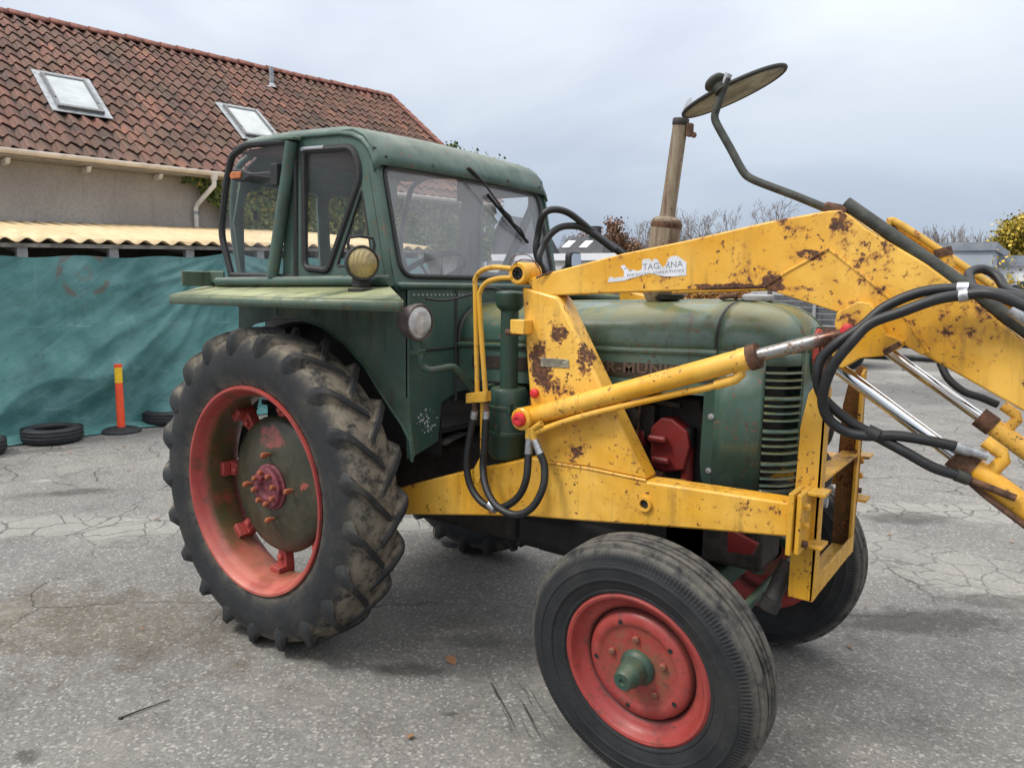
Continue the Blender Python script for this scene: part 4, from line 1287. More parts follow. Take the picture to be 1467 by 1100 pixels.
def mir(poly2d, sg, a, b): return poly2d, sg * a, sg * b
CYL = dict(base=py(756, 598, YA - .03), gland=py(1087, 509, YA - .03), end=py(1212, 478, YA - .03))
for sg in (-1, 1):
    # rail alongside the engine with its short tube, weld bead
    P = y2(rail_px, YA)
    mb = MB(); mb.plate(P, sg * .475, sg * .375)
    rail = mb.ob('loader_rail', M['yellow'], T, bevel=.008)
    c_ = py(925, 721, YA)
    mb = MB(); mb.lathe([(.018, -.05), (.018, .012), (.029, .012), (.029, -.01)], (c_.x, sg * .475, c_.z), (0, sg, 0), 22); mb.ob('socket', M['yellow'], rail)
    mb = MB(); mb.lathe([(.0185, -.0), (0, -.0)], (c_.x, sg * .4765, c_.z), (0, sg, 0), 18); mb.ob('socket_hole', M['black_iron'], rail)
    mb = MB(); mb.tube([(p.x, sg * .474, p.z) for p in (py(776, 661, YA), py(845, 671, YA), py(926, 688, YA))], .006, 6); mb.ob('weld_bead', M['yellow'], rail)
    # tower
    P = y2(tower_px, YA)
    mb = MB(); mb.plate(P, sg * .470, sg * .368)
    tower = mb.ob('loader_tower', M['yellow'], T, bevel=.012)
    q = MB()
    for a_, b_ in (((757, 468), -.50),):
        c_ = py(*a_, YA)
        q.box((c_.x - .015, sg * .50, c_.z), (.07, .06, .058))
    q.ob('side_lug', M['yellow'], tower, bevel=.004)
    c_ = py(748, 476, YA)
    q = MB(); q.tube([(c_.x + .02, sg * .515, c_.z), (c_.x - .045, sg * .515, c_.z)], .013, 10); q.ob('stub_pipe', M['rust'], tower)
    c_ = py(767, 563, YA)
    q = MB(); q.lathe([(.019, 0), (.019, .014), (.012, .022), (0, .023)], (c_.x, sg * .47, c_.z), (0, sg, 0), 14); q.ob('pin_cap', M['redcap'], tower)
    if sg < 0:
        M['plate'] = plain('scratched_alloy_plate', (.30, .27, .2), .5, .3, .3, 60, .3)
        q = MB(); q.prism(y2([(775, 512), (815, 515), (816, 527), (775, 525)], YA), lambda a, b, w: (a, w, b), -.4705, -.4735); q.ob('maker_plate', M['plate'], tower, bevel=.001)
        q = MB()
        for k in range(4):
            a_, b_ = py(779, 514.5 + k * 2.6, YA), py(810 - 5 * (k % 2), 516.4 + k * 2.6, YA)
            q.tube([(a_.x, -.4737, a_.z), (b_.x, -.4737, b_.z)], .0012, 4)
        q.ob('plate_relief', M['dark_rust'], tower)
    # pivot boss at the top of the tower
    c_ = py(744, 392, YA)
    q = MB(); q.lathe([(.027, 0), (.027, .002), (.041, .004), (.047, -.006), (.047, -.11), (0, -.11)], (c_.x, sg * .482, c_.z), (0, sg, 0), 30); pb = q.ob('pivot_boss', M['yellow'], T)
    q = MB(); q.lathe([(.028, -.006), (.02, -.004), (.014, -.012), (0, -.010)], (c_.x, sg * .482, c_.z), (0, sg, 0), 18)
    for k in range(6): q.box((c_.x + .017 * math.cos(k * 1.05), sg * .480, c_.z + .017 * math.sin(k * 1.05)), (.008, .006, .008))
    q.ob('pivot_pin', M['black_iron'], pb)
    # arm: one bent box beam, with the knee gussets and the bracket
    P = y2(arm1_px, YA)
    mb = MB(); mb.plate(P, sg * .462, sg * .375)
    arm = mb.ob('loader_arm', M['yellow'], T, bevel=.006)
    mb = MB(); mb.plate(y2(gus_px, YA), sg * .469, sg * .460); mb.ob('gusset', M['yellow'], arm, bevel=.003)
    mb = MB(); mb.plate(y2(gus_px, YA), sg * .377, sg * .368); mb.ob('gusset', M['yellow'], arm, bevel=.003)
    mb = MB(); mb.tube([(p.x, sg * .469, p.z) for p in (py(1095, 411, YA), py(1130, 388, YA), py(1187, 357, YA), py(1230, 390, YA), py(1280, 432, YA), py(1330, 505, YA))], .005, 6); mb.ob('weld_bead', M['yellow'], arm)
    mb = MB(); mb.plate(y2(brk_px, YA), sg * .512, sg * .497); br_ = mb.ob('knee_bracket', M['yellow'], arm, bevel=.003)
    mb = MB(); mb.plate(y2(brk_px, YA), sg * .485, sg * .470); mb.ob('knee_bracket', M['yellow'], arm, bevel=.003)
    c_ = py(1215, 474, YA - .04)
    q = MB(); q.lathe([(.022, -.05), (.022, .008), (.012, .012), (0, .012)], (c_.x, sg * .512, c_.z), (0, sg, 0), 16); q.ob('pin_cap', M['redcap'], arm)
    q = MB(); q.prism(y2([(1266, 501), (1290, 488), (1294, 494), (1270, 509)], YA - .02), lambda a, b, w: (a, w, b), sg * .516, sg * .495); q.ob('stop_block', M['rust'], arm, bevel=.003)
    # dark conduit that lies on the arm's sloping top
    y_ = sg * .44
    a_, b_, e_ = py(1212, 291, -.44), py(1386, 412, -.44), py(1560, 540, -.44)
    q = MB(); q.tube([(a_.x, y_, a_.z), (b_.x, y_, b_.z), (e_.x, y_, e_.z)], .0205, 14)
    q.ob('top_conduit', M['mossy_tube'] if sg < 0 else M['yellow_frame'], arm)
    q = MB()
    a_ = py(1200, 300, -.42)
    q.box((a_.x, sg * .42, a_.z - .002), (.075, .08, .035), Matrix.Rotation(.25, 3, 'Y')); q.ob('knee_cap', M['rust'], arm, bevel=.01)
    # strip on the lower arm's upper edge
    # lift cylinder: barrel, gland, rod, feed pipe, straps
    yc = sg * .50
    b0 = Vector((CYL['base'].x, yc, CYL['base'].z)); g0 = Vector((CYL['gland'].x, yc, CYL['gland'].z)); e0 = Vector((CYL['end'].x, yc, CYL['end'].z))
    ax = (g0 - b0).normalized()
    up_ = Vector((-ax.z, 0, ax.x))
    mb = MB(); mb.tube([b0 - ax * .0, b0 + ax * .05, g0 - ax * .06], [.036, .0375, .0375], 22)
    cyl = mb.ob('lift_cylinder', M['yellow'], T)
    q = MB(); q.lathe([(0, -.06), (.046, -.06), (.046, .05), (.04, .055), (0, .055)], b0, (0, sg, 0), 24); q.ob('base_eye', M['yellow'], cyl)
    q = MB(); q.lathe([(.03, .05), (.03, .066), (.024, .078), (.012, .08), (.008, .074), (0, .074)], b0, (0, sg, 0), 20); q.ob('pin_cap', M['redcap'], cyl)
    q = MB(); q.tube([g0 - ax * .065, g0 - ax * .03], .0395, 22); q.ob('collar', M['yellow'], cyl)
    q = MB(); q.tube([g0 - ax * .032, g0], .0445, 22); q.ob('gland', M['rust'], cyl)
    q = MB(); q.tube([g0 - ax * .01, e0], .0225, 20); q.ob('rod', M['worn_rod'], cyl)
    q = MB(); q.tube([b0 + ax * .01 - up_ * .075 + Vector((0, sg * .03, 0)), b0 + ax * .08 - up_ * .062 + Vector((0, sg * .03, 0)), b0 + ax * .3 - up_ * .05 + Vector((0, sg * .02, 0)), g0 - ax * .33 - up_ * .056, g0 - ax * .22 - up_ * .062, g0 - ax * .14 - up_ * .06], .0125, 12, smooth=4)
    q.ob('feed_pipe', M['yellow'], cyl)
    q = MB(); q.tube([g0 - ax * .17 - up_ * .06, g0 - ax * .10 - up_ * .058, g0 - ax * .075 - up_ * .045, g0 - ax * .07 - up_ * .02], .018, 12); q.ob('elbow', M['yellow'], cyl)
    m_ = b0 + ax * .27
    q = MB(); q.tube([m_ + (Vector((0, sg, 0)) * math.cos(a) + up_ * math.sin(a)) * .039 for a in [k * math.pi / 12 - 1.9 for k in range(40)][:24]], .005, 6); q.ob('strap', M['yellow'], cyl)
    # bucket cylinder under the arm
    y_ = sg * .43
    a_, b_, e_ = py(1206, 531, -.43), py(1372, 655, -.43), py(1640, 860, -.43)
    a_, b_, e_ = (Vector((p.x, y_, p.z)) for p in (a_, b_, e_))
    ax = (b_ - a_).normalized(); up_ = Vector((-ax.z, 0, ax.x))
    q = MB(); q.tube([b_, b_ + ax * .75], .036, 22); bc = q.ob('bucket_cylinder', M['yellow'], T)
    q = MB(); q.tube([b_ - ax * .012, b_ + ax * .05], .0405, 22); q.ob('gland', M['rust'], bc)
    q = MB(); q.tube([a_ - ax * .05, b_], .0215, 22); q.ob('rod', M['chrome'], bc)
    q = MB(); q.lathe([(0, -.045), (.035, -.045), (.035, .045), (0, .045)], a_ - ax * .05, (0, 1, 0), 20); q.ob('rod_eye', M['rust'], bc)
    q = MB(); q.tube([b_ + ax * .09 + up_ * .02, b_ + ax * .09 + up_ * .075, b_ + ax * .075 + up_ * .085, b_ + ax * .02 + up_ * .085], .02, 12); q.ob('port', M['yellow'], bc)
    q = MB(); q.tube([b_ + ax * .06 - up_ * .03 + Vector((0, sg * .03, 0)), b_ + ax * .12 - up_ * .034 + Vector((0, sg * .035, 0)), b_ + ax * .6 - up_ * .034 + Vector((0, sg * .035, 0))], .009, 10); q.ob('feed_pipe', M['rust'] , bc)
# cross tube that ties the far ends of the arms together, beyond the photo
e_ = py(1640, 700, YA)
mb = MB(); mb.tube([(e_.x, -.37, e_.z), (e_.x, .37, e_.z)], .05, 18); mb.ob('cross_tube', M['yellow'], T)
# upper pipe seen beyond the near arm, with a rusty stub
a_, b_, c_, e_ = (py(x_, y_, .37) for x_, y_ in ((1262, 330), (1274, 321), (1292, 323), (1450, 428)))
mb = MB(); mb.tube([a_, b_, c_, e_], .0145, 12, smooth=4); mb.ob('upper_pipe', M['yellow_frame'], T)
a_, b_ = py(1357, 385, .1), py(1350, 356, .1)
mb = MB(); mb.tube([a_, a_ * .35 + b_ * .65], .026, 12); k_ = mb.ob('pipe_stub', M['yellow_frame'], T)
mb = MB(); mb.tube([a_ * .4 + b_ * .6, b_], .03, 12); mb.ob('rusty_end', M['rust'], k_)
mb = MB(); mb.tube([(py(1357, 388, .37).x, -.38, a_.z - .03), (py(1357, 388, .37).x, .38, a_.z - .03)], .03, 14); mb.ob('cross_tube', M['yellow_frame'], T)

# torn paper sticker on the near arm
M['sticker'] = plain('dirty_white_sticker', (.62, .63, .65), .5, 0, .12, 20, .05)
M['ink'] = plain('grey_printed_ink', (.16, .17, .19), .6, 0, .2, 30, 0)
st_px = [(870, 404.6), (871, 398), (874, 396.5), (880, 398.5), (885, 397), (892, 397), (893, 389), (889, 384), (888, 381), (893, 379.3), (896, 383), (900, 387), (906, 386), (912, 388.5), (918, 386), (919, 381), (918.5, 374), (920, 371.5), (930, 370.5), (932, 375), (935, 372), (937, 370), (941, 372), (944, 378), (949, 383), (953, 379), (956, 370.5), (960, 367.5), (967, 366.2), (971, 367.5), (980, 374), (982.5, 376), (982, 394.6), (966, 396), (950, 396), (930, 391.5), (905, 398), (893, 402.3)]
mb = MB(); mb.plate(y2(st_px, YA), -.4628, -.4634); stk = mb.ob('sticker', M['sticker'], T, bevel=0)
A0, A1 = py(894, 390.5, -.4636), py(978, 381.3, -.4636)
ux = (A1 - A0); wlen = ux.length; ux = ux.normalized(); uz = Vector((-ux.z, 0, ux.x))
t_ = text_mb('FÖRETAGARNA', 1, 0, lambda a, b, z: (a, b, z))
tw = max(v[0] for v in t_.v); sc2 = wlen / tw
def in_poly(x, y, poly):
    r_ = False
    for i in range(len(poly)):
        (x1, y1), (x2, y2_) = poly[i - 1], poly[i]
        if (y1 > y) != (y2_ > y) and x < (x2 - x1) * (y - y1) / (y2_ - y1) + x1: r_ = not r_
    return r_
st2 = y2(st_px, YA)
def sticker_text(txt, A, B, name, squash=1.0):
    ux = (B - A); L_ = ux.length; ux = ux.normalized(); uz = Vector((-ux.z, 0, ux.x))
    t_ = text_mb(txt, 1, 0, lambda a, b, z: (a, b, z)); tw = max(v[0] for v in t_.v); s_ = L_ / tw
    v2 = []
    for v in t_.v:
        p = A + ux * v[0] * s_ + uz * v[1] * s_ * squash; v2.append((p.x, -.4637, p.z))
    t_.f = [f for f in t_.f if all(in_poly(v2[i][0], v2[i][2], st2) for i in f)]     # what was torn away is gone
    t_.v = v2
    t_.ob(name, M['ink'], stk, fix=False)
sticker_text('FÖRETAGARNA', py(893, 389.4, -.4636), py(978.5, 382.0, -.4636), 'lettering', .95)
sticker_text('RIKSORGANISATION', py(898, 396.2, -.4636), py(979, 389.2, -.4636), 'lettering', .55)

# ------------------------------------------------------------------ yellow frame in front of the radiator
mb = MB()
for sg in (-1, 1):
    P = [(2.385, .66), (2.300, .66), (2.300, 1.0), (2.305, 1.28), (2.325, 1.40), (2.36, 1.45), (2.385, 1.44), (2.388, 1.2), (2.388, .9)]
    mb = MB(); mb.plate(P, sg * .325, sg * .312)
    u_ = mb.ob('front_upright', M['yellow_frame' if sg < 0 else 'dark_frame'], T, bevel=.003)
    mb = MB(); mb.prism([(sg * .325, .66), (sg * .265, .66), (sg * .265, 1.42), (sg * .325, 1.44)], lambda a, b, w: (w, a, b), 2.386, 2.374); mb.ob('flange', M['yellow_frame'], u_, bevel=.002)
    # bolted plate that joins the rail to the upright
    a_ = py(1131, 705, YA); b_ = py(1136, 796, YA)
    mb = MB(); mb.box((a_.x + .010, sg * .415, (a_.z + b_.z) / 2), (.018, .135, a_.z - b_.z)); jp = mb.ob('joint_plate', M['yellow_frame'], T, bevel=.003)
    mb = MB(); mb.box((a_.x + .034, sg * .395, (a_.z + b_.z) / 2), (.016, .15, (a_.z - b_.z) * .96)); mb.ob('joint_plate', M['yellow_frame'], T, bevel=.003)
    mb = MB()
    mb.box((a_.x + .05, sg * .36, b_.z + .02), (.10, .09, .012)); mb.ob('joint_shelf', M['yellow_frame'], T, bevel=.002)
    mb = MB(); mb.box((a_.x + .05, sg * .36, a_.z - .012), (.10, .09, .012)); mb.ob('joint_shelf', M['yellow_frame'], T, bevel=.002)
    for z_ in (.035, .10, .165):
        q = MB(); q.lathe([(.014, -.012), (.014, .012), (.01, .016), (0, .016)], (a_.x + .044, sg * .43, b_.z + z_), (1, 0, 0), 6); q.ob('bolt', M['yellow_frame' if z_ > .05 else 'rust'], jp)
    for z_ in (1.02, .86):
        q = MB(); q.lathe([(.016, 0), (.016, .02), (.009, .022), (.009, .035), (0, .036)], (2.34, sg * .325, z_), (0, sg, 0), 6); q.ob('bolt', M['rust'], u_)
mb = MB(); mb.box((2.345, 0, .675), (.085, .62, .022)); mb.box((2.382, 0, .70), (.010, .62, .07)); mb.ob('cross_bar', M['yellow_frame'], T, bevel=.003)
mb = MB(); mb.box((2.35, 0, 1.085), (.07, .62, .010)); mb.box((2.32, 0, 1.06), (.010, .62, .05)); mb.ob('cross_bar', M['yellow_frame'], T, bevel=.002)
mb = MB(); mb.tube([(2.33, -.31, .98), (2.28, -.16, .98), (2.12, -.12, .99)], .03, 4); mb.ob('chassis_stay', M['dark_rust'], T)
mb = MB(); mb.lathe([(0, 0), (.055, 0), (.06, .02), (.06, .17), (.045, .19), (.02, .2), (.02, .25), (0, .25)], (2.10, -.04, .95), (.55, 0, .0), 20); pm = mb.ob('hydraulic_pump', M['grey'], T)
mb = MB(); mb.tube([py(1176, 640, -.2), py(1186, 632, -.2), py(1192, 612, -.2), py(1188, 590, -.2), py(1176, 575, -.2)], .009, 10, smooth=5); mb.ob('pump_hose', M['hose'], T)
mb = MB(); mb.tube([(2.30, .0, .99), (2.33, .05, 1.02), (2.30, .10, 1.10), (2.2, .12, 1.12)], .014, 10, smooth=5); mb.ob('pump_hose', M['hose'], T)

# ------------------------------------------------------------------ hydraulic pipes and hoses on the near side
yp_ = -.535
mb = MB(); mb.tube([py(733, 385, yp_), py(708, 383, yp_), py(690, 388, yp_), py(681, 400, yp_), py(681, 420, yp_), py(684, 570, yp_)], .0105, 12, smooth=4); mb.ob('hydraulic_pipe', M['yellow_frame'], T)
mb = MB(); mb.tube([py(733, 398, yp_), py(714, 399, yp_), py(697, 405, yp_), py(688, 418, yp_), py(687, 440, yp_), py(696, 570, yp_)], .0105, 12, smooth=4); mb.ob('hydraulic_pipe', M['yellow_frame'], T)
mb = MB()
mb.prism(y2([(671, 563), (700, 560), (700, 575), (671, 577)], yp_), lambda a, b, w: (a, w, b), yp_ - .018, yp_ + .018)
mb.prism(y2([(685, 575), (691, 575), (690, 660), (684, 692), (675, 694), (674, 676), (685, 655)], yp_), lambda a, b, w: (a, w, b), yp_ + .012, yp_ + .02)
mb.ob('pipe_bracket', M['yellow_frame'], T, bevel=.002)
for x0_, x1_, y0_ in ((680, 678, 577), (697, 696, 577)):
    f = MB(); f.tube([py(x0_, y0_, yp_), py(x0_, y0_ + 12, yp_)], .012, 6); f.ob('hose_fitting', M['rust'], T)
    f = MB(); f.tube([py(x0_, y0_ + 12, yp_), py(x1_, y0_ + 26, yp_)], .0155, 12); f.ob('hose_fitting', M['steel'], T)
yh = -.54
mb = MB(); mb.tube([py(678, 600, yh), py(671, 640, yh), py(669, 672, yh), py(676, 700, yh), py(694, 722, yh - .01), py(718, 727, yh - .02), py(742, 712, yh - .02), py(754, 686, yh - .02), py(757, 648, yh)], .0155, 12, smooth=6); mb.ob('hydraulic_hose', M['hose'], T)
mb = MB(); mb.tube([py(696, 600, yh), py(694, 640, yh), py(692, 670, yh), py(697, 700, yh - .03), py(712, 725, yh - .05), py(738, 737, yh - .05), py(762, 727, yh - .04), py(778, 698, yh - .02), py(780, 668, yh), py(773, 648, yh)], .0155, 12, smooth=6); mb.ob('hydraulic_hose', M['hose'], T)
for q_ in (((757, 650), (758, 626)), ((774, 650), (766, 630))):
    f = MB(); f.tube([py(*q_[0], yh), py(*q_[1], yh)], [.0165, .0145], 12); f.ob('hose_fitting', M['steel'], T)
f = MB(); f.tube([py(758, 628, yh), py(758, 612, yh)], .016, 6); f.tube([py(766, 632, yh), py(764, 614, yh), py(776, 606, yh)], .013, 8); f.ob('hose_fitting', M['yellow_frame'], T)
f = MB(); f.tube([py(702, 722, yh - .03), py(711, 729, yh - .035)], .021, 12); f.ob('hose_clip', M['steel'], T)
# the pair of big hoses looping from the arm to the bucket cylinders
def path(pts): return [py(1060 + a / 2.683, 270 + b / 2.683, k) for a, b, k in pts]
hA = [(1600, 560, -.60), (1240, 470, -.55), (1090, 425, -.53), (960, 400, -.53), (860, 385, -.53), (700, 398, -.54), (560, 455, -.56), (470, 530, -.58), (380, 590, -.60), (315, 655, -.60), (298, 720, -.60), (312, 790, -.58), (355, 840, -.56), (430, 900, -.54), (520, 950, -.53), (640, 1015, -.53), (740, 1070, -.52), (830, 1100, -.50)]
hB = [(1600, 600, -.62), (1240, 500, -.57), (1090, 450, -.56), (970, 405, -.56), (860, 410, -.55), (750, 428, -.57), (620, 475, -.59), (500, 520, -.61), (430, 590, -.63), (365, 670, -.63), (330, 745, -.62), (318, 820, -.60), (340, 885, -.58), (400, 930, -.56), (480, 950, -.55), (600, 950, -.53), (720, 968, -.51), (825, 990, -.49)]
for h_ in (hA, hB):
    mb = MB(); mb.tube(path(h_), .0158, 14, smooth=6); mb.ob('hydraulic_hose', M['hose'], T)
for a0, a1, mt, r_ in (((825, 990, -.49), (885, 1008, -.475), 'steel', .0185), ((885, 1008, -.475), (950, 1028, -.46), 'steel', .015), ((830, 1100, -.50), (880, 1118, -.49), 'mossy_tube', .0185), ((880, 1118, -.49), (1060, 1190, -.48), 'rust', .0105)):
    p_ = path([a0, a1]); f = MB(); f.tube(p_, r_, 10); f.ob('hose_fitting', M[mt], T)
f = MB(); f.tube(path([(835, 385, -.535), (880, 385, -.535)]), .0185, 12); f.tube(path([(840, 415, -.55), (878, 408, -.55)]), .0185, 12); f.ob('hose_clip', M['steel'], T)
f = MB(); f.tube(path([(490, 930, -.545), (535, 952, -.545)]), .021, 10); f.ob('hose_clip', M['trim'], T)
for pts_, rr in (([(900, 400, .1), (880, 330, .2), (930, 310, .25), (985, 335, .25), (1030, 390, .2), (1140, 420, .1), (1500, 470, 0)], .017), ([(770, 670, .40), (800, 730, .38), (860, 780, .38), (930, 805, .40), (990, 830, .42)], .015)):
    mb = MB(); mb.tube(path(pts_), rr, 12, smooth=6); mb.ob('hydraulic_hose', M['hose'], T)
f = MB(); f.tube(path([(1045, 460, -.55), (1120, 510, -.55), (1200, 560, -.55)]), [.02, .022, .02], 12); f.ob('hose_fitting', M['steel'], T)
# hoses standing up in front of the cab
mb = MB(); mb.tube([(1.02, .28, 1.45), (.98, .27, 1.66), px(772, 375, .95), px(771, 335, .95), px(782, 304, 1.0), px(812, 304, 1.06), px(850, 333, 1.14), px(888, 362, 1.22), px(930, 392, 1.3)], .0165, 12, smooth=6); mb.ob('hydraulic_hose', M['hose'], T)
mb = MB(); mb.tube([(1.04, .33, 1.45), (1.0, .32, 1.62), px(776, 385, .98), px(778, 352, .98), px(798, 328, 1.03), px(824, 324, 1.08), px(845, 332, 1.13), px(880, 358, 1.22)], .0165, 12, smooth=6); mb.ob('hydraulic_hose', M['hose'], T)
mb = MB(); mb.tube([px(610, 428, .74), px(640, 430, .78), px(680, 420, .85), px(700, 412, .95), px(722, 418, 1.0)], .006, 8, smooth=5); mb.ob('cable', M['trim'], T)
mb = MB(); mb.tube([py(735, 380, -.50), py(748, 372, -.46), py(768, 376, -.42), py(775, 392, -.42)], .0022, 5, smooth=6); mb.tube([py(728, 385, -.49), py(735, 368, -.46), py(757, 366, -.40), py(772, 384, -.4)], .0022, 5, smooth=6); mb.tube([py(768, 398, -.48), py(790, 390, -.46), py(812, 386, -.42)], .004, 6); mb.ob('wire', M['rust'], T)

# ------------------------------------------------------------------ air cleaner, exhaust
yc = -.37
def ax_at(x, y): return py(x, y, yc)
a_, b_ = ax_at(728, 655), ax_at(728, 555)
C = Vector(((a_.x + b_.x) / 2, yc, 0))
mb = MB(); mb.lathe([(0, a_.z - .005), (.07, a_.z), (.086, a_.z + .02), (.088, 1.10), (.092, 1.105), (.092, 1.118), (.087, 1.122), (.087, 1.215), (.091, 1.22), (.091, 1.232), (.086, 1.235), (.086, b_.z - .015), (.075, b_.z), (.03, b_.z)], (C.x, C.y, 0), (0, 0, 1), 36)
ac = mb.ob('air_cleaner', M['dark_green'], T)
c1, c0 = ax_at(726, 432), ax_at(726, 420)
mb = MB(); mb.lathe([(.040, b_.z - .02), (.039, c1.z - .02)], (C.x, C.y, 0), (0, 0, 1), 24); mb.ob('intake_pipe', M['dark_green'], ac)
mb = MB(); mb.lathe([(.039, c1.z - .04), (.055, c1.z - .025), (.062, c1.z - .012), (.062, c0.z), (.055, c0.z + .008), (0, c0.z + .012)], (C.x, C.y, 0), (0, 0, 1), 28); mb.ob('rain_cap', M['dark_green'], ac)
mb = MB(); mb.box((C.x + .01, yc - .093, 1.13), (.014, .012, .045)); mb.box((C.x + .06, yc - .07, 1.23), (.014, .02, .04)); mb.ob('clip', M['dark_green'], ac)
mb = MB(); mb.box((C.x - .095, yc - .02, 1.25), (.03, .06, .13)); mb.ob('mount', M['dark_green'], ac, bevel=.004)
mb = MB(); e0_ = py(962, 345, 0); e1_ = py(962, 318, 0); t0_ = py(956, 312, 0); t1_ = py(976, 170, 0)
axx = (t1_ - t0_).normalized()
mb.lathe([(.03, -.35), (.062, -.30), (.063, .0), (.060, .012), (.05, .018), (.035, .024), (.033, .03)], t0_ - axx * .02, axx, 28)
ex = mb.ob('exhaust', M['exhaust'], T)
mb = MB(); mb.lathe([(.064, -.022), (.066, -.015), (.066, -.003), (.063, .003)], t0_ - axx * .02, axx, 28); mb.ob('rim_band', M['rust'], ex)
L_ = (t1_ - t0_).length
mb = MB(); mb.lathe([(.036, 0), (.032, .02), (.0305, L_ - .02), (.0305, L_), (.027, L_), (.027, L_ - .06)], t0_, axx, 24); mb.ob('pipe', M['exhaust'], ex)
mb = MB(); mb.lathe([(.032, L_ - .028), (.034, L_ - .024), (.034, L_ - .004), (.031, L_)], t0_, axx, 24); mb.ob('pipe_collar', M['dark_rust'], ex)
hq = t1_ + Vector((.035, 0, -.02))
mb = MB(); mb.box(hq + Vector((.005, 0, -.03)), (.02, .03, .05)); mb.lathe([(0, 0), (.012, 0), (.012, .02), (0, .02)], hq + Vector((.02, -.01, -.05)), (0, 1, 0), 8); mb.ob('flap_hinge', M['rust'], ex)
fc = px(985, 152, t1_.x + .03)
mb = MB(); mb.lathe([(0, .004), (.030, .003), (.036, .0), (.030, -.003), (0, -.002)], fc, (-.5, -.55, .25), 22); mb.ob('rain_flap', M['grey'], ex)

# ------------------------------------------------------------------ big oval mirror on its bent stay, standing on the arm's knee
ym = -.40
mb = MB(); mb.tube([py(1196, 304, ym), py(1140, 281, ym), py(1100, 266, ym), py(1076, 256, ym), py(1064, 245, ym), py(1046, 212, ym), py(1028, 180, ym), py(1024, 168, ym), py(1027, 155, ym), py(1042, 112, ym)], .0135, 12, smooth=3)
stay = mb.ob('mirror_stay', M['mossy_tube'], T)
ymm = ym + .17
e1 = (py(1123, 94, ymm - .02) - py(983, 167, ymm + .03)); half_l = e1.length / 2; e1.normalize()
mc = (py(1123, 94, ymm - .02) + py(983, 167, ymm + .03)) / 2
vd = (mc - CAM).normalized()
nn = e1.cross(vd).normalized()
if nn.z > 0: nn = -nn
wv = (vd * .97 + nn * .245); wv = (wv - e1 * wv.dot(e1)).normalized()          # width runs away from the viewer
nm = e1.cross(wv).normalized()
if nm.z < 0: nm = -nm
def oval(rho, th, h): 
    return mc + e1 * half_l * rho * math.cos(th) + wv * half_l * .62 * rho * math.sin(th) * (1 + .0 * rho) + nm * h
M['mirror_back'] = plain('lichen_grey_mirror_back', (.27, .27, .22), .75, 0, .4, 12, .3)
mb = MB(); mb.grid(lambda u, v: oval(u, v * 2 * math.pi, -.012 + .010 * u * u), 8, 48)
mir_o = mb.ob('bucket_mirror', M['mirror_back'], T, solid=.004)
mb = MB(); mb.tube([oval(1, k * 2 * math.pi / 48, 0) for k in range(48)], .008, 8, closed=True); mb.ob('rubber_edge', M['trim'], mir_o)
mb = MB(); mb.grid(lambda u, v: oval(u * .99, v * 2 * math.pi, .004), 4, 48); mb.ob('mirror_glass', M['chrome'], mir_o)
kb = py(1027, 122, ym)
kd = (py(1022, 112, ym) - py(1030, 133, ym)).normalized()
mb = MB(); mb.lathe([(0, -.03), (.022, -.03), (.026, -.012), (.022, -.004), (.036, .004), (.039, .012), (.034, .022), (0, .026)], kb, (kd * .6 + Vector((-.35, .1, .25))).normalized(), 24); mb.ob('clamp_knob', M['mossy_tube'], mir_o)
mb = MB(); mb.tube([py(1037, 122, ym), py(1044, 106, ym)], .014, 10); mb.ob('clamp_end', M['steel'], mir_o)

# ------------------------------------------------------------------ cab
YS = -.655
FA, FB = Vector((.675, 0, 1.745)), Vector((.545, 0, 2.275))
FU = (FB - FA).normalized(); FNn = Vector((FU.z, 0, -FU.x))
def FP(y, t, h): return FA + Vector((0, y, 0)) + FU * t + FNn * h
def fpx(x, y, h=0):
    p = meet(x, y, FA + FNn * h, FNn)
    return p.y, (p - FA).dot(FU)
FH = (FB - FA).length
wl = [fpx(574, 396), fpx(547, 234)]
hw_b, hw_t = abs(wl[0][0]), abs(wl[1][0])
t_b, t_t = wl[0][1], wl[1][1]
HB_ = (hw_b + hw_t) / 2
outer = rounded([(-.655, -.03), (.655, -.03), (.655, FH + .03), (-.655, FH + .03)], .02)
hole = rounded([(-hw_b, t_b), (hw_b, t_b), (hw_t, t_t), (-hw_t, t_t)], .075, 6)
fp_ = holed(outer, [hole], .03, lambda a, b, z: FP(a, b, z - .012)).ob('cab_front', M['cab_green'], T, bevel=.01)
mb = MB(); mb.tube([FP(a, b, .006) for a, b in hole], .011, 8, closed=True); mb.ob('windscreen_rubber', M['trim'], fp_)
mb = MB(); mb.prism(hole, lambda a, b, w: FP(a, b, w), -.004, .002); mb.ob('windscreen', M['windscreen'], fp_)
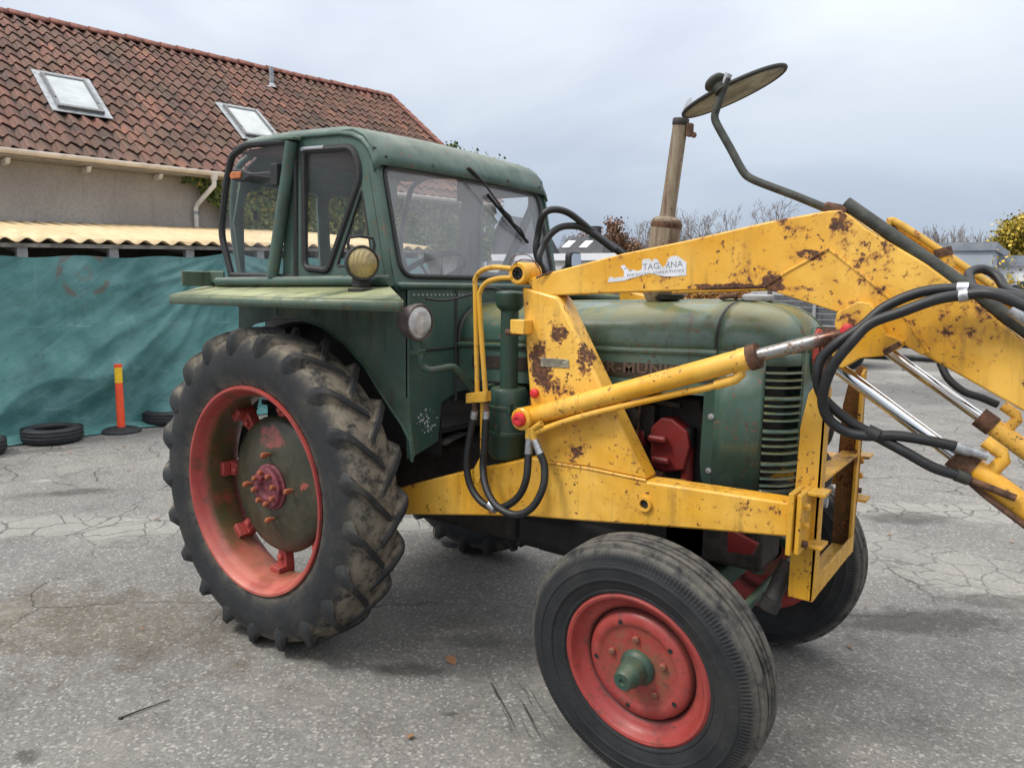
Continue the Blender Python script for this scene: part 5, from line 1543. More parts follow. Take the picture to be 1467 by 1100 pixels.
# roof shell
RO = [(.575, 2.255), (.562, 2.30), (.535, 2.350), (.49, 2.392), (.43, 2.418), (.35, 2.432), (.0, 2.446), (-.25, 2.446), (-.34, 2.440), (-.375, 2.434), (-.385, 2.425)]
RI = [(-.565, 2.39), (-.50, 2.42), (.34, 2.405), (.42, 2.392), (.475, 2.368), (.515, 2.33), (.54, 2.285), (.55, 2.255)]
def roof_pt(i, v, pts):
    """v -1..1 across; the roof sheet turns down at its long sides"""
    x, z = pts[i]
    a = abs(v); yy = v * .67
    return (x, yy, z)
mb = MB()
NV = 24
def vpos(j):
    t = j / NV * 2 - 1
    return t
rows = []
for (x, z) in RO:
    row = []
    crown = .0
    for j in range(NV + 1):
        t = vpos(j)
        # arc-length style: flat middle, quarter round at each side
        w_ = .672; r_ = .034
        s_ = t * (w_ + .6 * r_)
        a = abs(s_); sg = 1 if s_ >= 0 else -1
        flat = w_ - r_
        top = z + .012 * (1 - (min(a, flat) / flat) ** 2)
        if a <= flat: row.append((x, s_, top))
        else:
            ang = min((a - flat) / (.6 * r_ + r_) * (math.pi / 2), math.pi / 2)
            row.append((x, sg * (flat + r_ * math.sin(ang)), z - r_ * (1 - math.cos(ang))))
    rows.append(row)
mb.add([p for r_ in rows for p in r_], [(i * (NV + 1) + j, (i + 1) * (NV + 1) + j, (i + 1) * (NV + 1) + j + 1, i * (NV + 1) + j + 1) for i in range(len(RO) - 1) for j in range(NV)])
roof = mb.ob('roof', M['cab_green'], T, solid=.012, ang=60)
mb = MB(); mb.prism(RI, lambda a, b, w: (a, w, b), -.645, .645)
mb = MB(); mb.grid(lambda u, v: (-.47 + (RI[-4][0] + .47) * u, -.62 + 1.24 * v, 2.395), 2, 2); M['headliner'] = plain('brown_stained_headlining', (.075, .030, .020), .9, 0, .4, 6, .3)
mb.ob('headlining', M['headliner'], T, solid=.01)
mb = MB(); mb.tube([(.548, -.655, 2.325), (.548, 0, 2.338), (.548, .655, 2.325)], .006, 6, smooth=6); mb.ob('roof_seam', M['trim'], roof)
for y_ in (-.6, -.3, .0, .3, .6):
    q = MB(); q.lathe([(.008, 0), (.006, .004), (0, .005)], (.572, y_, 2.295), (1, 0, .2), 8); q.ob('rivet', M['trim'], roof)

for sg in (-1, 1):
    K = abs(YS)
    def SP(a, b, z, K=K, sg=sg): return (a, sg * (K + z), b)
    # front half of the side: sheet with a door window and a quarter light
    out = [(-.075, 1.735), (.672, 1.735), (.565, 2.27), (.545, 2.335), (.50, 2.385), (.43, 2.415), (-.02, 2.425)]
    win = rounded(y2([(437, 216), (508, 211), (517, 240), (517, 258), (472, 388), (438, 384)], YS), [.03, .05, .02, .02, .03, .04], 5)
    tri = rounded(y2([(520, 272), (535, 372), (530, 381), (484, 381)], YS), [.012, .015, .02, .012], 3)
    side = holed(out, [win, tri], .014, SP).ob('cab_side', M['cab_green'], T, bevel=.004)
    mb = MB(); mb.tube([SP(a, b, .006) for a, b in win], .0165, 8, closed=True); mb.ob('window_rubber', M['trim'], side)
    mb = MB(); mb.tube([SP(a, b, .005) for a, b in tri], .006, 6, closed=True); mb.ob('window_rubber', M['trim'], side)
    mb = MB(); mb.prism(win, lambda a, b, w: SP(a, b, w), -.003, .001); mb.ob('side_window', M['side_glass'], side)
    mb = MB(); mb.prism(tri, lambda a, b, w: SP(a, b, w), -.003, .001); mb.ob('quarter_light', M['side_glass'], side)
    mb = MB(); mb.tube([SP(.63, 1.75, .004), SP(.545, 2.16, .004), SP(.515, 2.29, .003), SP(.47, 2.36, .003), SP(.41, 2.395, .002)], .004, 6, smooth=3); mb.ob('panel_seam', M['trim'], side)
    mb = MB(); mb.tube([SP(p.x, p.z, .012) for p in (py(436, 215, YS), py(468, 212.6, YS))], .012, 8); mb.ob('grip_strip', M['grey'], side)
    # rear half: clear pane in a black frame
    rear = rounded(y2([(426, 202), (352, 208), (333, 224), (325, 262), (319, 318), (319, 340), (333, 395), (426, 396)], YS), [.0, .04, .03, .1, .1, .05, .01, 0], 4)
    mb = MB(); mb.tube([SP(a, b, .004) for a, b in rear], .018, 8, closed=True); rf_ = mb.ob('rear_window_frame', M['trim'], T)
    mb = MB(); mb.prism(rear, lambda a, b, w: SP(a, b, w), -.002, .002); mb.ob('rear_pane', M['side_glass'], rf_)
    # slanting tube post and the tube that runs along the fender
    a_, b_ = py(418, 203, YS - .03), py(394, 397, YS - .03)
    mb = MB(); mb.tube([(a_.x, sg * (K + .03), a_.z), (b_.x, sg * (K + .045), b_.z)], .029, 16); mb.ob('tube_post', M['cab_green'], T)
    mb = MB(); mb.box((a_.x - .01, sg * (K + .02), a_.z + .012), (.12, .08, .014), Matrix.Rotation(.06, 3, 'Y')); mb.ob('roof_bracket', M['fender_green'], T, bevel=.003)
    a_, b_ = py(312, 404, YS - .045), py(560, 402, YS - .045)
    mb = MB(); mb.tube([(a_.x, sg * (K + .045), a_.z), (b_.x, sg * (K + .045), b_.z)], .024, 16); mb.ob('side_tube', M['cab_green'], T)
    # the flat fender top that slopes outwards
    yi, yo = K + .01, .955
    ia, ib = py(296, 410, -yi), py(556, 409, -yi)
    oa, ob_ = py(243, 423, -yo), py(577, 431, -yo)
    mb = MB()
    th_ = .004
    mb.add([(ia.x, sg * yi, ia.z), (ib.x, sg * yi, ib.z), (ob_.x, sg * yo, ob_.z), (oa.x, sg * yo, oa.z)], [(0, 1, 2, 3)])
    mb.add([(ob_.x, sg * yo, ob_.z), (oa.x, sg * yo, oa.z), (oa.x, sg * yo, oa.z - .042), (ob_.x, sg * yo, ob_.z - .042)], [(0, 1, 2, 3)])
    mb.add([(oa.x, sg * yo, oa.z), (ia.x, sg * yi, ia.z), (ia.x, sg * yi, ia.z - .05), (oa.x, sg * yo, oa.z - .042)], [(0, 1, 2, 3)])
    mb.add([(ob_.x, sg * yo, ob_.z), (ib.x, sg * yi, ib.z), (ib.x, sg * yi, ib.z - .05), (ob_.x, sg * yo, ob_.z - .042)], [(0, 1, 2, 3)])
    bm_o = mb.ob('fender_top', M['fender_green'], T, solid=.006)
    e_ = py(292, 398, -.72)
    mb = MB(); mb.box((-.62, sg * .76, 1.755), (.012, .20, .075)); mb.box((-.56, sg * .70, 1.765), (.12, .012, .06)); mb.ob('end_plate', M['fender_green'], T, bevel=.003)
    # fender side sheet with the wheel arch
    yf_ = .605
    arch = [(598, 664), (588, 632), (576, 608), (562, 588), (545, 562), (522, 524), (494, 492), (462, 468), (428, 456), (396, 455), (366, 462), (345, 476)]
    pol = [(338, 486), (338, 432), (588, 432)] + [(590, 560), (601, 664)] + arch[1:]
    P = y2([(342, 482), (342, 430)], -yf_) + [(.70, 1.72), (.70, 1.28), (.735, 1.0), (.728, .965)] + y2(arch[1:], -yf_)
    mb = MB(); mb.plate(P, sg * yf_, sg * (yf_ - .008)); fs_ = mb.ob('fender_side', M['fender_green'], T)
    mb = MB(); mb.tube([(a, sg * (yf_ + .002), b) for a, b in [(.728, .965)] + y2(arch[1:], -yf_)], .008, 6); mb.ob('arch_edge', M['dark_green'], fs_)
    for x_ in (-.2, .1, .38, .56):
        mb = MB(); mb.tube([(x_, sg * (yf_ + .002), 1.66), (x_, sg * (yf_ + .002), 1.44 if x_ > .4 else 1.58)], .004, 5); mb.ob('pressed_rib', M['fender_green'], fs_)
    # black inner arch between the sheet and the cab
    mb = MB()
    def ar(u, v):
        a = R(24 + 158 * u)
        return (.80 * math.cos(a) * .93 + .0, sg * (.60 - .22 * v), RZ + .80 * math.sin(a) * .98)
    mb.grid(ar, 28, 2); mb.ob('inner_arch', M['black_iron'], T, solid=.006)
    mb = MB(); mb.prism([(-.6, .95), (.70, .95), (.70, 1.73), (-.6, 1.73)], lambda a, b, w: (a, w, b), sg * .375, sg * .385); mb.ob('inner_wall', M['black_iron'], T)
# cab bulkhead below the windscreen
XB = .705
bul = [(-.605, 1.735), (-.605, 1.25), (-.60, .97), (-.40, 1.02), (-.38, 1.20), (-.26, 1.24), (.26, 1.24), (.38, 1.20), (.40, 1.02), (.60, .97), (.605, 1.25), (.605, 1.735)]
mb = MB(); mb.prism(bul, lambda a, b, w: (w, a, b), XB, XB - .02); blk = mb.ob('bulkhead', M['cab_green'], T, bevel=.006)
mb = MB(); mb.box((XB - .012, 0, 1.74), (.05, 1.30, .03)); mb.ob('scuttle', M['cab_green'], T, bevel=.012)
mb = MB()
mb.tube([(XB + .002, -.59, 1.455), (XB + .002, -.285, 1.455)], .005, 6); mb.tube([(XB + .002, -.285, 1.72), (XB + .002, -.285, 1.2)], .008, 6); mb.ob('seam', M['trim'], blk)
rv = MB(); rv.lathe([(.006, 0), (.005, .003), (0, .004)], (0, 0, 0), (1, 0, 0), 8); rvm = rv.mesh('rivet', M['steel'])
for k in range(18):
    o = put('rivet', rvm, blk); o.location = (XB + .001, -.57 + k * .028, 1.70)
# skid of bare metal and white specks of lost paint on the lower panel
M['speck'] = plain('bare_pale_paint_specks', (.55, .57, .56), .7, 0, .1, 30, .1)
rg = random.Random(11); mb = MB()
for k in range(60):
    p_ = px(rg.gauss(610, 7) if k < 44 else rg.uniform(596, 636), rg.gauss(601, 8) if k < 44 else rg.uniform(586, 625), XB + .0012)
    y_, z_, xo = p_.y, p_.z, XB + .0012
    if not -.59 < y_ < -.41: continue
    n_ = rg.choice((4, 5, 6)); r_ = rg.uniform(.0015, .0058)
    mb.add([(xo + k * 1e-5, y_ + r_ * rg.uniform(.5, 1.2) * math.cos(6.283 * i / n_), z_ + r_ * rg.uniform(.6, 1.4) * math.sin(6.283 * i / n_)) for i in range(n_)], [tuple(range(n_))])
mb.ob('paint_specks', M['speck'], blk, kind='stuff')
# lower step sheet
mb = MB(); mb.add([(XB + .01, -.36, 1.0), (XB + .01, -.20, 1.03), (XB - .5, -.20, 1.0), (XB - .5, -.36, .97)], [(0, 1, 2, 3)]); mb.ob('foot_plate', M['dark_rust'], T, solid=.01)
# rear of the cab: hoops and cross tubes; the back is open
for sg in (-1, 1):
    mb = MB(); mb.tube([(-.55, sg * .56, 1.74), (-.60, sg * .57, 2.03), (-.56, sg * .57, 2.30), (-.46, sg * .54, 2.40)], .016, 10, smooth=4); mb.ob('rear_post', M['cab_green'], T)
mb = MB(); mb.tube([(-.60, -.62, 1.74), (-.60, .62, 1.74)], .022, 10); mb.ob('rear_sill', M['cab_green'], T)
oo = [(-.57, 1.74), (.57, 1.74), (.585, 2.05), (.57, 2.30), (.50, 2.40), (-.50, 2.40), (-.57, 2.30), (-.585, 2.05)]
hh1 = rounded([(-.545, 1.78), (-.03, 1.78), (-.03, 2.25), (-.52, 2.25)], [.03, .03, .05, .12], 5)
hh2 = rounded([(.05, 1.78), (.545, 1.78), (.52, 2.25), (.05, 2.25)], [.03, .03, .12, .05], 5)
holed(oo, [hh1, hh2], .015, lambda a, b, z: (-.54 - .035 * math.sin((b - 1.74) / .68 * math.pi) + max(0, b - 2.2) * .45 + z, a, b)).ob('rear_panel', M['cab_green'], T)
mb = MB(); mb.prism([(-.06, 2.25), (.50, 2.25), (.47, 2.41), (-.06, 2.41)], lambda a, b, w: (a, w, b), .640, .632); mb.ob('header_board', M['headliner'], T)
mb = MB(); mb.box((.0, 0, 1.06), (1.35, .74, .03)); mb.ob('cab_floor', M['dark_rust'], T)
# seat, steering wheel and levers inside
mb = MB(); mb.prism([(-.35, 1.42), (.06, 1.44), (.08, 1.50), (-.30, 1.50), (-.36, 1.72), (-.42, 1.72), (-.40, 1.45)], lambda a, b, w: (a, w, b), -.22, .22); mb.ob('seat', M['black_iron'], T, bevel=.03)
mb = MB(); mb.box((-.15, 0, 1.24), (.1, .12, .4)); mb.ob('seat_post', M['dark_rust'], T)
swc = Vector((.30, -.02, 1.79)); sa = Vector((-.55, 0, .83)).normalized(); s1 = sa.orthogonal().normalized(); s2_ = sa.cross(s1)
mb = MB(); mb.tube([swc + (s1 * math.cos(k * math.pi / 18) + s2_ * math.sin(k * math.pi / 18)) * .21 for k in range(36)], .014, 8, closed=True); sw = mb.ob('steering_wheel', M['black_iron'], T)
for k in range(3):
    a = k * 2.094 + .4; q = MB(); q.tube([swc - sa * .05, swc + (s1 * math.cos(a) + s2_ * math.sin(a)) * .205], .008, 6); q.ob('spoke', M['black_iron'], sw)
mb = MB(); mb.tube([swc - sa * .02, swc - sa * .75], .022, 10); mb.ob('steering_column', M['dark_green'], T)
# wiper
w0, w1, w2 = FP(*fpx(667, 248, .03), .03), FP(*fpx(693, 262, .05), .05), FP(*fpx(735, 320, .035), .035)
base = FP(*fpx(664, 251, 0), .01)
mb = MB(); mb.tube([base, FP(*fpx(671, 241, .035), .035), w1], .009, 8, smooth=3); mb.tube([w1, w2], .0045, 8); wp = mb.ob('wiper', M['dark_rust'], T)
mb = MB(); b0_, b1_ = FP(*fpx(698, 279, .012), .012), FP(*fpx(756, 348, .012), .012)
dd_ = (b1_ - b0_).normalized()
mb.prism([(0, -.005), (0, .005), ((b1_ - b0_).length, .004), ((b1_ - b0_).length, -.004)], lambda a, b, w: b0_ + dd_ * a + FNn * (w) + dd_.cross(FNn) * b, -.006, .010)
mb.ob('wiper_blade', M['trim'], wp)
mb = MB(); mb.tube([b0_ + dd_ * .10 + FNn * .012, b0_ + dd_ * .17 + FNn * .024, w2, b1_ - dd_ * .10 + FNn * .022, b1_ - dd_ * .05 + FNn * .012], .0055, 6); mb.ob('blade_carrier', M['trim'], wp)
# indicator lamp on its arm by the rear window
yl = -.70
pa, pb2 = py(398, 250, yl), py(352, 253, yl)
mb = MB(); mb.prism(y2([(396, 246), (362, 248), (350, 243), (338, 243), (334, 250), (335, 258), (345, 261), (352, 260), (363, 254), (396, 258)], yl), lambda a, b, w: (a, w, b), yl - .018, yl + .018); il = mb.ob('indicator', M['trim'], T, bevel=.006)
mb = MB(); mb.prism(rounded(y2([(351, 246.5), (337, 247), (334.5, 252), (336, 257.5), (350, 256)], yl), .008, 3), lambda a, b, w: (a, w, b), yl - .024, yl - .014); mb.ob('indicator_lens', M['orange_lens'], il, bevel=.003)
mb = MB(); mb.box(py(398, 251, yl), (.05, .05, .10)); mb.ob('indicator_bracket', M['black_iron'], il, bevel=.004)
# headlight on a bent green pipe
def lamp(c, axis, r, depth, mat_body, mat_lens, name, rim):
    axis = Vector(axis).normalized()
    q = MB(); q.lathe([(0, -depth), (r * .35, -depth * .97), (r * .7, -depth * .8), (r * .95, -depth * .45), (r * 1.04, -.012), (r * 1.05, .0), (r * 1.0, .010), (r * .93, .010)], c, axis, 36)
    L = q.ob(name, mat_body, T)
    q = MB(); q.lathe([(r * .95, .004), (r * .8, .013), (r * .45, .021), (0, .025)], c, axis, 36); q.ob('lens', mat_lens, L)
    q = MB(); q.lathe([(r * .93, .011), (r * 1.01, .012), (r * 1.06, .002), (r * 1.06, -.012), (r * 1.03, -.014)], c, axis, 36); q.ob('rim', rim, L)
    return L
M['lamp_rust'] = plain('brown_purple_lamp_shell', (.085, .065, .062), .55, .1, .4, 22, .3)
hc = py(600, 462, -.69)
hl = lamp(hc, (1, -.06, -.02), .074, .10, M['lamp_rust'], M['clear_lens'], 'headlight', M['lamp_rust'])
mb = MB(); mb.tube([hc + Vector((-.03, .01, -.06)), hc + Vector((-.02, .015, -.125))], [.028, .02], 12); mb.ob('lamp_foot', M['dark_green'], hl)
a_ = hc + Vector((-.02, .015, -.12))
mb = MB(); mb.tube([a_ + Vector((0, 0, .01)), py(602, 512, -.675), py(605, 524, -.665), py(615, 530, -.645), py(632, 528, -.60), py(648, 526, -.55), py(657, 533, -.52), py(673, 553, -.46), py(690, 575, -.40)], .0155, 12, smooth=5); mb.ob('lamp_pipe', M['dark_green'], T)
mb = MB(); mb.box(a_ + Vector((0, 0, -.005)), (.05, .05, .022)); mb.ob('clamp', M['dark_green'], hl, bevel=.003)
# work light with a yellow lens standing on the fender
wc = py(519, 377, -.80)
wk = lamp(wc, (.88, -.47, .02), .069, .085, M['trim'], M['yellow_lens'], 'work_light', M['trim'])
wx = Vector((.80, -.60, 0)).normalized(); wl_ = Vector((.6, .8, 0))
mb = MB(); mb.tube([wc + wl_ * .05 + Vector((0, 0, .045)) - wx * .03, wc + wl_ * .048 + Vector((0, 0, .105)) - wx * .03, wc - wl_ * .048 + Vector((0, 0, .105)) - wx * .03, wc - wl_ * .05 + Vector((0, 0, .045)) - wx * .03], .0065, 8, smooth=2); mb.ob('lamp_handle', M['trim'], wk)
mb = MB(); mb.box(wc + Vector((-.03, .02, -.082)), (.05, .06, .04)); mb.box(wc + Vector((-.03, .03, -.112)), (.09, .09, .014)); mb.ob('lamp_foot', M['trim'], wk, bevel=.003)
# mirror on the far side of the bonnet
pm_ = px(822, 374, 1.0)
mb = MB(); mb.prism(rounded([(-.055, -.04), (.055, -.04), (.055, .045), (-.055, .045)], .03, 4), lambda a, b, w: pm_ + Vector((w, a, b)), -.02, .012); rm = mb.ob('rear_view_mirror', M['trim'], T, bevel=.006)
mb = MB(); mb.prism(rounded([(-.046, -.032), (.046, -.032), (.046, .036), (-.046, .036)], .025, 4), lambda a, b, w: pm_ + Vector((w, a, b)), .0125, .015); mb.ob('mirror_glass', M['chrome'], rm)
mb = MB(); mb.tube([pm_ + Vector((-.02, -.03, -.02)), pm_ + Vector((-.1, -.12, -.14)), Vector((.70, .60, 1.70))], .008, 8); mb.ob('mirror_arm', M['trim'], rm)

# ================================================================== what stands beyond the yard
M['far_white'] = plain('cream_white_building_wall', (.55, .53, .50), .8, 0, .08, .6, .05)
M['far_fascia'] = plain('white_roof_fascia', (.72, .73, .75), .6, 0, .05, 1, 0)
M['far_grey'] = plain('pale_blue_grey_wall', (.34, .38, .43), .7, 0, .12, .8, .1)
M['far_coping'] = plain('dull_grey_coping', (.22, .24, .27), .7, 0, .2, 3, .1)
M['dark_roof'] = plain('black_slate_roof', (.028, .03, .033), .6, 0, .3, 2, .2)
M['dark_pane'] = plain('far_window_pane', (.05, .06, .07), .1, 0, .1, 2, 0)
M['fence'] = plain('grey_weathered_fence_board', (.085, .09, .095), .8, 0, .35, 5, .2)
M['fence_post'] = plain('pale_grey_fence_post', (.30, .31, .32), .7, 0, .2, 5, .1)
M['bark'] = plain('grey_brown_bark', (.10, .085, .075), .9, 0, .3, 4, .3)
M['birch'] = plain('thin_grey_twig_bark', (.23, .20, .185), .9, 0, .3, 4, .2)
def box_building(name, label, y, x0p, x1p, ytop, depth, wall, fascia, hf=.35, zbase=0, over=.15, windows=()):
    a, b = py(x0p, ytop[0], y), py(x1p, ytop[1], y)
    z = (a.z + b.z) / 2
    t = thing(name, label, 'building', ((a.x + b.x) / 2, y + depth / 2, 0))
    q = MB(); q.box(((a.x + b.x) / 2, y + depth / 2, (z - hf) / 2), (b.x - a.x, depth, z - hf)); q.ob('wall', wall, t)
    q = MB(); q.box(((a.x + b.x) / 2, y + depth / 2, z - hf / 2), (b.x - a.x + over * 2, depth + over * 2, hf)); q.ob('roof', fascia, t)
    for wx, wz, ww, wh in windows:
        q = MB(); q.box((a.x + wx, y - .02, wz), (ww, .06, wh)); f = q.ob('window', M['far_fascia'], t)
        q = MB(); q.box((a.x + wx, y - .045, wz), (ww - .14, .03, wh - .14)); q.ob('pane', M['dark_pane'], f)
    return t
box_building('outbuilding', 'long low cream outbuilding with white flat roof edge beyond the cab', 22, 700, 940, (358, 370), 5, M['far_white'], M['far_fascia'], .26, windows=((3.2, 1.5, 1.2, 1.0), (6.4, 1.5, 1.2, 1.0)))
box_building('grey_hall', 'pale blue grey flat roofed hall beyond the bent loader arm', 30, 1315, 1424, (349, 346.5), 9, M['far_grey'], M['far_coping'], .30, over=.1)
box_building('low_hall', 'low whitish hall with grey roof edge under the yellow autumn tree', 33, 1418, 1512, (367, 365.5), 6, M['far_fascia'], M['far_coping'], .42, windows=((1.3, 1.7, .7, 1.0),))
# dark-roofed house
y = 45
t = thing('dark_roofed_house', 'house with black hipped roof and two small skylights beyond the outbuilding', 'house', tuple(py(845, 400, y))[:2] + (0,))
a, b = py(790, 361, y), py(862, 366, y); r0, r1 = py(806, 343, y), py(832, 343.5, y)
zE = (a.z + b.z) / 2; zR = (r0.z + r1.z) / 2; DP = 5
q = MB(); q.box(((a.x + b.x) / 2, y + DP / 2, zE / 2), (b.x - a.x - .5, DP - .5, zE)); q.ob('wall', M['far_white'], t)
q = MB(); q.add([(a.x, y, zE), (b.x, y, zE), (b.x, y + DP, zE), (a.x, y + DP, zE), (r0.x - .6, y + DP / 2, zR + .35), (r1.x + .6, y + DP / 2, zR + .35)], [(0, 1, 5, 4), (1, 2, 5), (2, 3, 4, 5), (3, 0, 4), (0, 3, 2, 1)]); rf = q.ob('roof', M['dark_roof'], t, ang=20)
sl_v = Vector((0, DP / 2, zR + .35 - zE)).normalized(); sl_n = Vector((0, -sl_v.z, sl_v.y))
for xx in (815, 840):
    p_ = meet(xx, 351, (0, y, zE), sl_n)
    q = MB(); q.add([p_ + Vector((dx, 0, 0)) + sl_v * dv + sl_n * h for h in (-.05, .09) for dx, dv in ((-.32, -.55), (.32, -.55), (.32, .55), (-.32, .55))], [(0, 1, 2, 3), (4, 5, 6, 7), (0, 1, 5, 4), (1, 2, 6, 5), (2, 3, 7, 6), (3, 0, 4, 7)])
    q.ob('skylight', M['far_fascia'], rf)
p_ = py(828, 341, y); q = MB(); q.box((p_.x, y + DP / 2, p_.z + .35), (.7, .6, 1.3)); q.ob('chimney', M['dark_roof'], rf)
# steep dark gable close behind the cab
y = 34
a, b, c_ = py(690, 362, y), py(748, 362, y), py(720, 308, y)
t = thing('black_gable_house', 'house with steep black gable just right of the cab', 'house', (c_.x, y + 4, 0))
q = MB(); q.prism([(a.x + .2, 0), (b.x - .2, 0), (b.x - .2, a.z), (c_.x, c_.z - .25), (a.x + .2, a.z)], lambda u, v, w: (u, w, v), y + .3, y + 4); q.ob('wall', M['dark_roof'], t)
for e in (a, b):
    q = MB(); q.prism([(c_.x, c_.z), (e.x, e.z), (e.x, e.z - .18), (c_.x, c_.z - .2)], lambda u, v, w: (u, w, v), y, y + 4.3); q.ob('roof', M['dark_roof'], t)
# board fence along the yard
fy = 20.5
fx0, fx1 = py(800, 430, fy).x, py(1215, 430, fy).x
fence = thing('board_fence', 'long grey board fence along the far side of the yard behind the bonnet', 'fence', ((fx0 + fx1) / 2, fy, 0))
zf = py(1050, 421, fy).z
xx = fx0
while xx < fx1 + .1:
    q = MB(); q.box((xx, fy - .06, zf / 2 + .03), (.09, .09, zf + .06)); q.ob('post', M['fence_post'], fence)
    if xx < fx1 - .5:
        for k in range(8):
            q = MB(); q.box((xx + .9, fy, .12 + (k + .5) * (zf - .12) / 8), (1.79, .03, (zf - .12) / 8 - .012)); q.ob('board', M['fence'], fence)
    xx += 1.8
# autumn hedge behind the fence
M['autumn'] = leaf_mat('orange_brown_hedge_leaves', [(0, (.11, .05, .02)), (.5, (.26, .12, .035)), (.85, (.40, .22, .06)), (1, (.5, .32, .1))])
M['yellow_leaf'] = leaf_mat('yellow_autumn_leaves', [(0, (.10, .10, .025)), (.35, (.22, .19, .03)), (.7, (.46, .33, .045)), (1, (.62, .46, .08))])
M['green_leaf'] = leaf_mat('olive_leaves', [(0, (.04, .05, .015)), (.6, (.10, .11, .03)), (1, (.22, .2, .05))])
M['copper_leaf'] = leaf_mat('dry_copper_leaves', [(0, (.10, .055, .035)), (.5, (.19, .10, .06)), (1, (.3, .17, .10))])
rng = random.Random(5)
hx0, hx1 = py(978, 425, 19.3).x, py(1066, 425, 19.3).x
hedge = thing('autumn_hedge', 'orange leaved autumn hedge standing before the grey board fence', 'hedge', ((hx0 + hx1) / 2, 19.3, 0))
hz = py(1020, 418, 19.3).z
pts = [(Vector((rng.uniform(hx0, hx1), 19.3 + rng.uniform(-.5, .5), rng.uniform(.2, hz + .15 * math.sin(k)))), (0, -1, .3)) for k in range(4200)]
leaf_object('foliage', *leaf_builder(pts, .13, rng, .3), M['autumn'], hedge, kind='stuff')
q = MB()
for k in range(10):
    x_ = hx0 + (hx1 - hx0) * (k + .5) / 10; q.tube([(x_, 19.3, 0), (x_ + rng.uniform(-.2, .2), 19.3, 1.2)], [.04, .01], 5)
q.ob('stem', M['bark'], hedge)

# trees
def branch_tree(rng, height, spread, levels, mat_r, twig=.006):
    segs = MB()
    tips = []
    def grow(p, d, L, r_, lev):
        n = 3 if lev < levels else 2
        pts = [p]
        dd = d.copy()
        for i in range(n):
            dd = (dd + Vector((rng.uniform(-1, 1), rng.uniform(-1, 1), rng.uniform(-.4, .9))) * (.13 if lev else .05)).normalized()
            pts.append(pts[-1] + dd * L / n)
        r2 = r_ * (.62 if lev < levels else .5)
        segs.tube(pts, [r_, max(r2, twig)], 5 if lev < 2 else 3, caps=False)
        if lev >= levels: tips.append((pts[-1], dd)); tips.append((pts[1], dd)); return
        kids = rng.choice((3, 4)) if lev else 7
        for k in range(kids):
            t = rng.uniform(.35, 1.0) if k else 1.0
            i = min(int(t * n), n - 1)
            q0 = pts[i].lerp(pts[i + 1], t * n - i)
            side = dd.orthogonal().normalized(); side = Matrix.Rotation(rng.uniform(0, 6.283), 3, dd) @ side
            ang = rng.uniform(.35, .85) * spread * (.5 if k == 0 else 1)
            nd = (dd * math.cos(ang) + side * math.sin(ang) + Vector((0, 0, .10))).normalized()
            grow(q0, nd, L * rng.uniform(.5, .72), r2 * rng.uniform(.55, .8), lev + 1)
    grow(Vector((0, 0, 0)), Vector((0, 0, 1)), height * .36, mat_r, 0)
    return segs, tips
def bare_tree(xp, ytop, y, label, seed, levels=5, spread=1.0, leaves=None, leafsize=.14, leafn=2, group=None, r=.16, name='bare_tree', mat='birch', twig=.010, near_ground=0):
    rng = random.Random(seed)
    top = py(xp, ytop, y)
    segs, tips = branch_tree(rng, top.z, spread, levels, r, twig)
    zmax = max(v[2] for v in segs.v); f = top.z / zmax
    t = thing(name, label, 'tree', (top.x, y, 0), group)
    trunk = MB()
    nq = 4 * 5
    trunk.add([tuple(Vector(v) * f) for v in segs.v[:nq]], [fc for fc in segs.f if max(fc) < nq])
    trunk.ob('trunk', M['bark'], t, local=True)
    crown = MB()
    crown.v = [tuple(Vector(v) * f) for v in segs.v]; crown.f = [fc for fc in segs.f if max(fc) >= nq]
    crown.ob('crown', M[mat], t, local=True, kind='stuff', fix=False)
    if leaves:
        pts = []
        for p, d in tips:
            for k in range(leafn):
                pts.append((p * f + Vector((rng.gauss(0, .22), rng.gauss(0, .22), rng.gauss(0, .22))), (0, -.5, .5)))
        leaf_object('foliage', *leaf_builder(pts, leafsize, rng, .2), M[leaves], t, kind='stuff', local=True)
    return t
bare_tree(880, 316, 50, 'rounded tree with thin copper brown leaves left of the exhaust', 2, 5, 1.15, 'copper_leaf', .20, 4, name='autumn_tree', twig=.0145, r=.2)
bare_tree(848, 322, 56, 'fine twigged bare tree between the hoses and the copper brown tree', 8, 5, 1.1, 'copper_leaf', .14, 1, twig=.0145, r=.2)
bare_tree(905, 324, 60, 'thinly leaved brown tree close left of the muffler', 12, 5, 1.1, 'copper_leaf', .18, 1, name='autumn_tree', twig=.0155, r=.2)
bare_tree(936, 311, 52, 'bare winter tree directly behind the exhaust muffler', 4, 5, .95, twig=.0145, r=.2)
bare_tree(1012, 292, 52, 'broad bare tree with fine twigs just right of the exhaust', 5, 5, 1.05, twig=.0145, r=.2)
bare_tree(1046, 293, 56, 'upright bare tree right of the broad bare tree', 6, 5, .9, twig=.0145, r=.2)
bare_tree(1112, 277, 58, 'tall bare tree rising over the middle of the loader arm', 9, 5, 1.1, twig=.0155, r=.2)
bare_tree(812, 334, 62, 'fine twigged bare tree above the black hipped roof', 15, 5, 1.0, twig=.0155, r=.2)
for i, (xx, yt) in enumerate(((1334, 325), (1352, 321), (1366, 326), (1383, 322), (1402, 327), (1416, 325))):
    bare_tree(xx, yt, 60, ('slender bare tree above the hall, first from the loader arm', 'slender bare tree above the hall, second and tallest from the loader arm', 'slender bare tree above the hall, third from the loader arm', 'slender bare tree above the hall, fourth from the loader arm', 'slender bare tree above the hall, beside the last one before the yellow tree', 'slender bare tree above the hall corner nearest the yellow tree')[i], 30 + i, 4, .55, group='slender bare trees above the grey hall', r=.09, twig=.016)
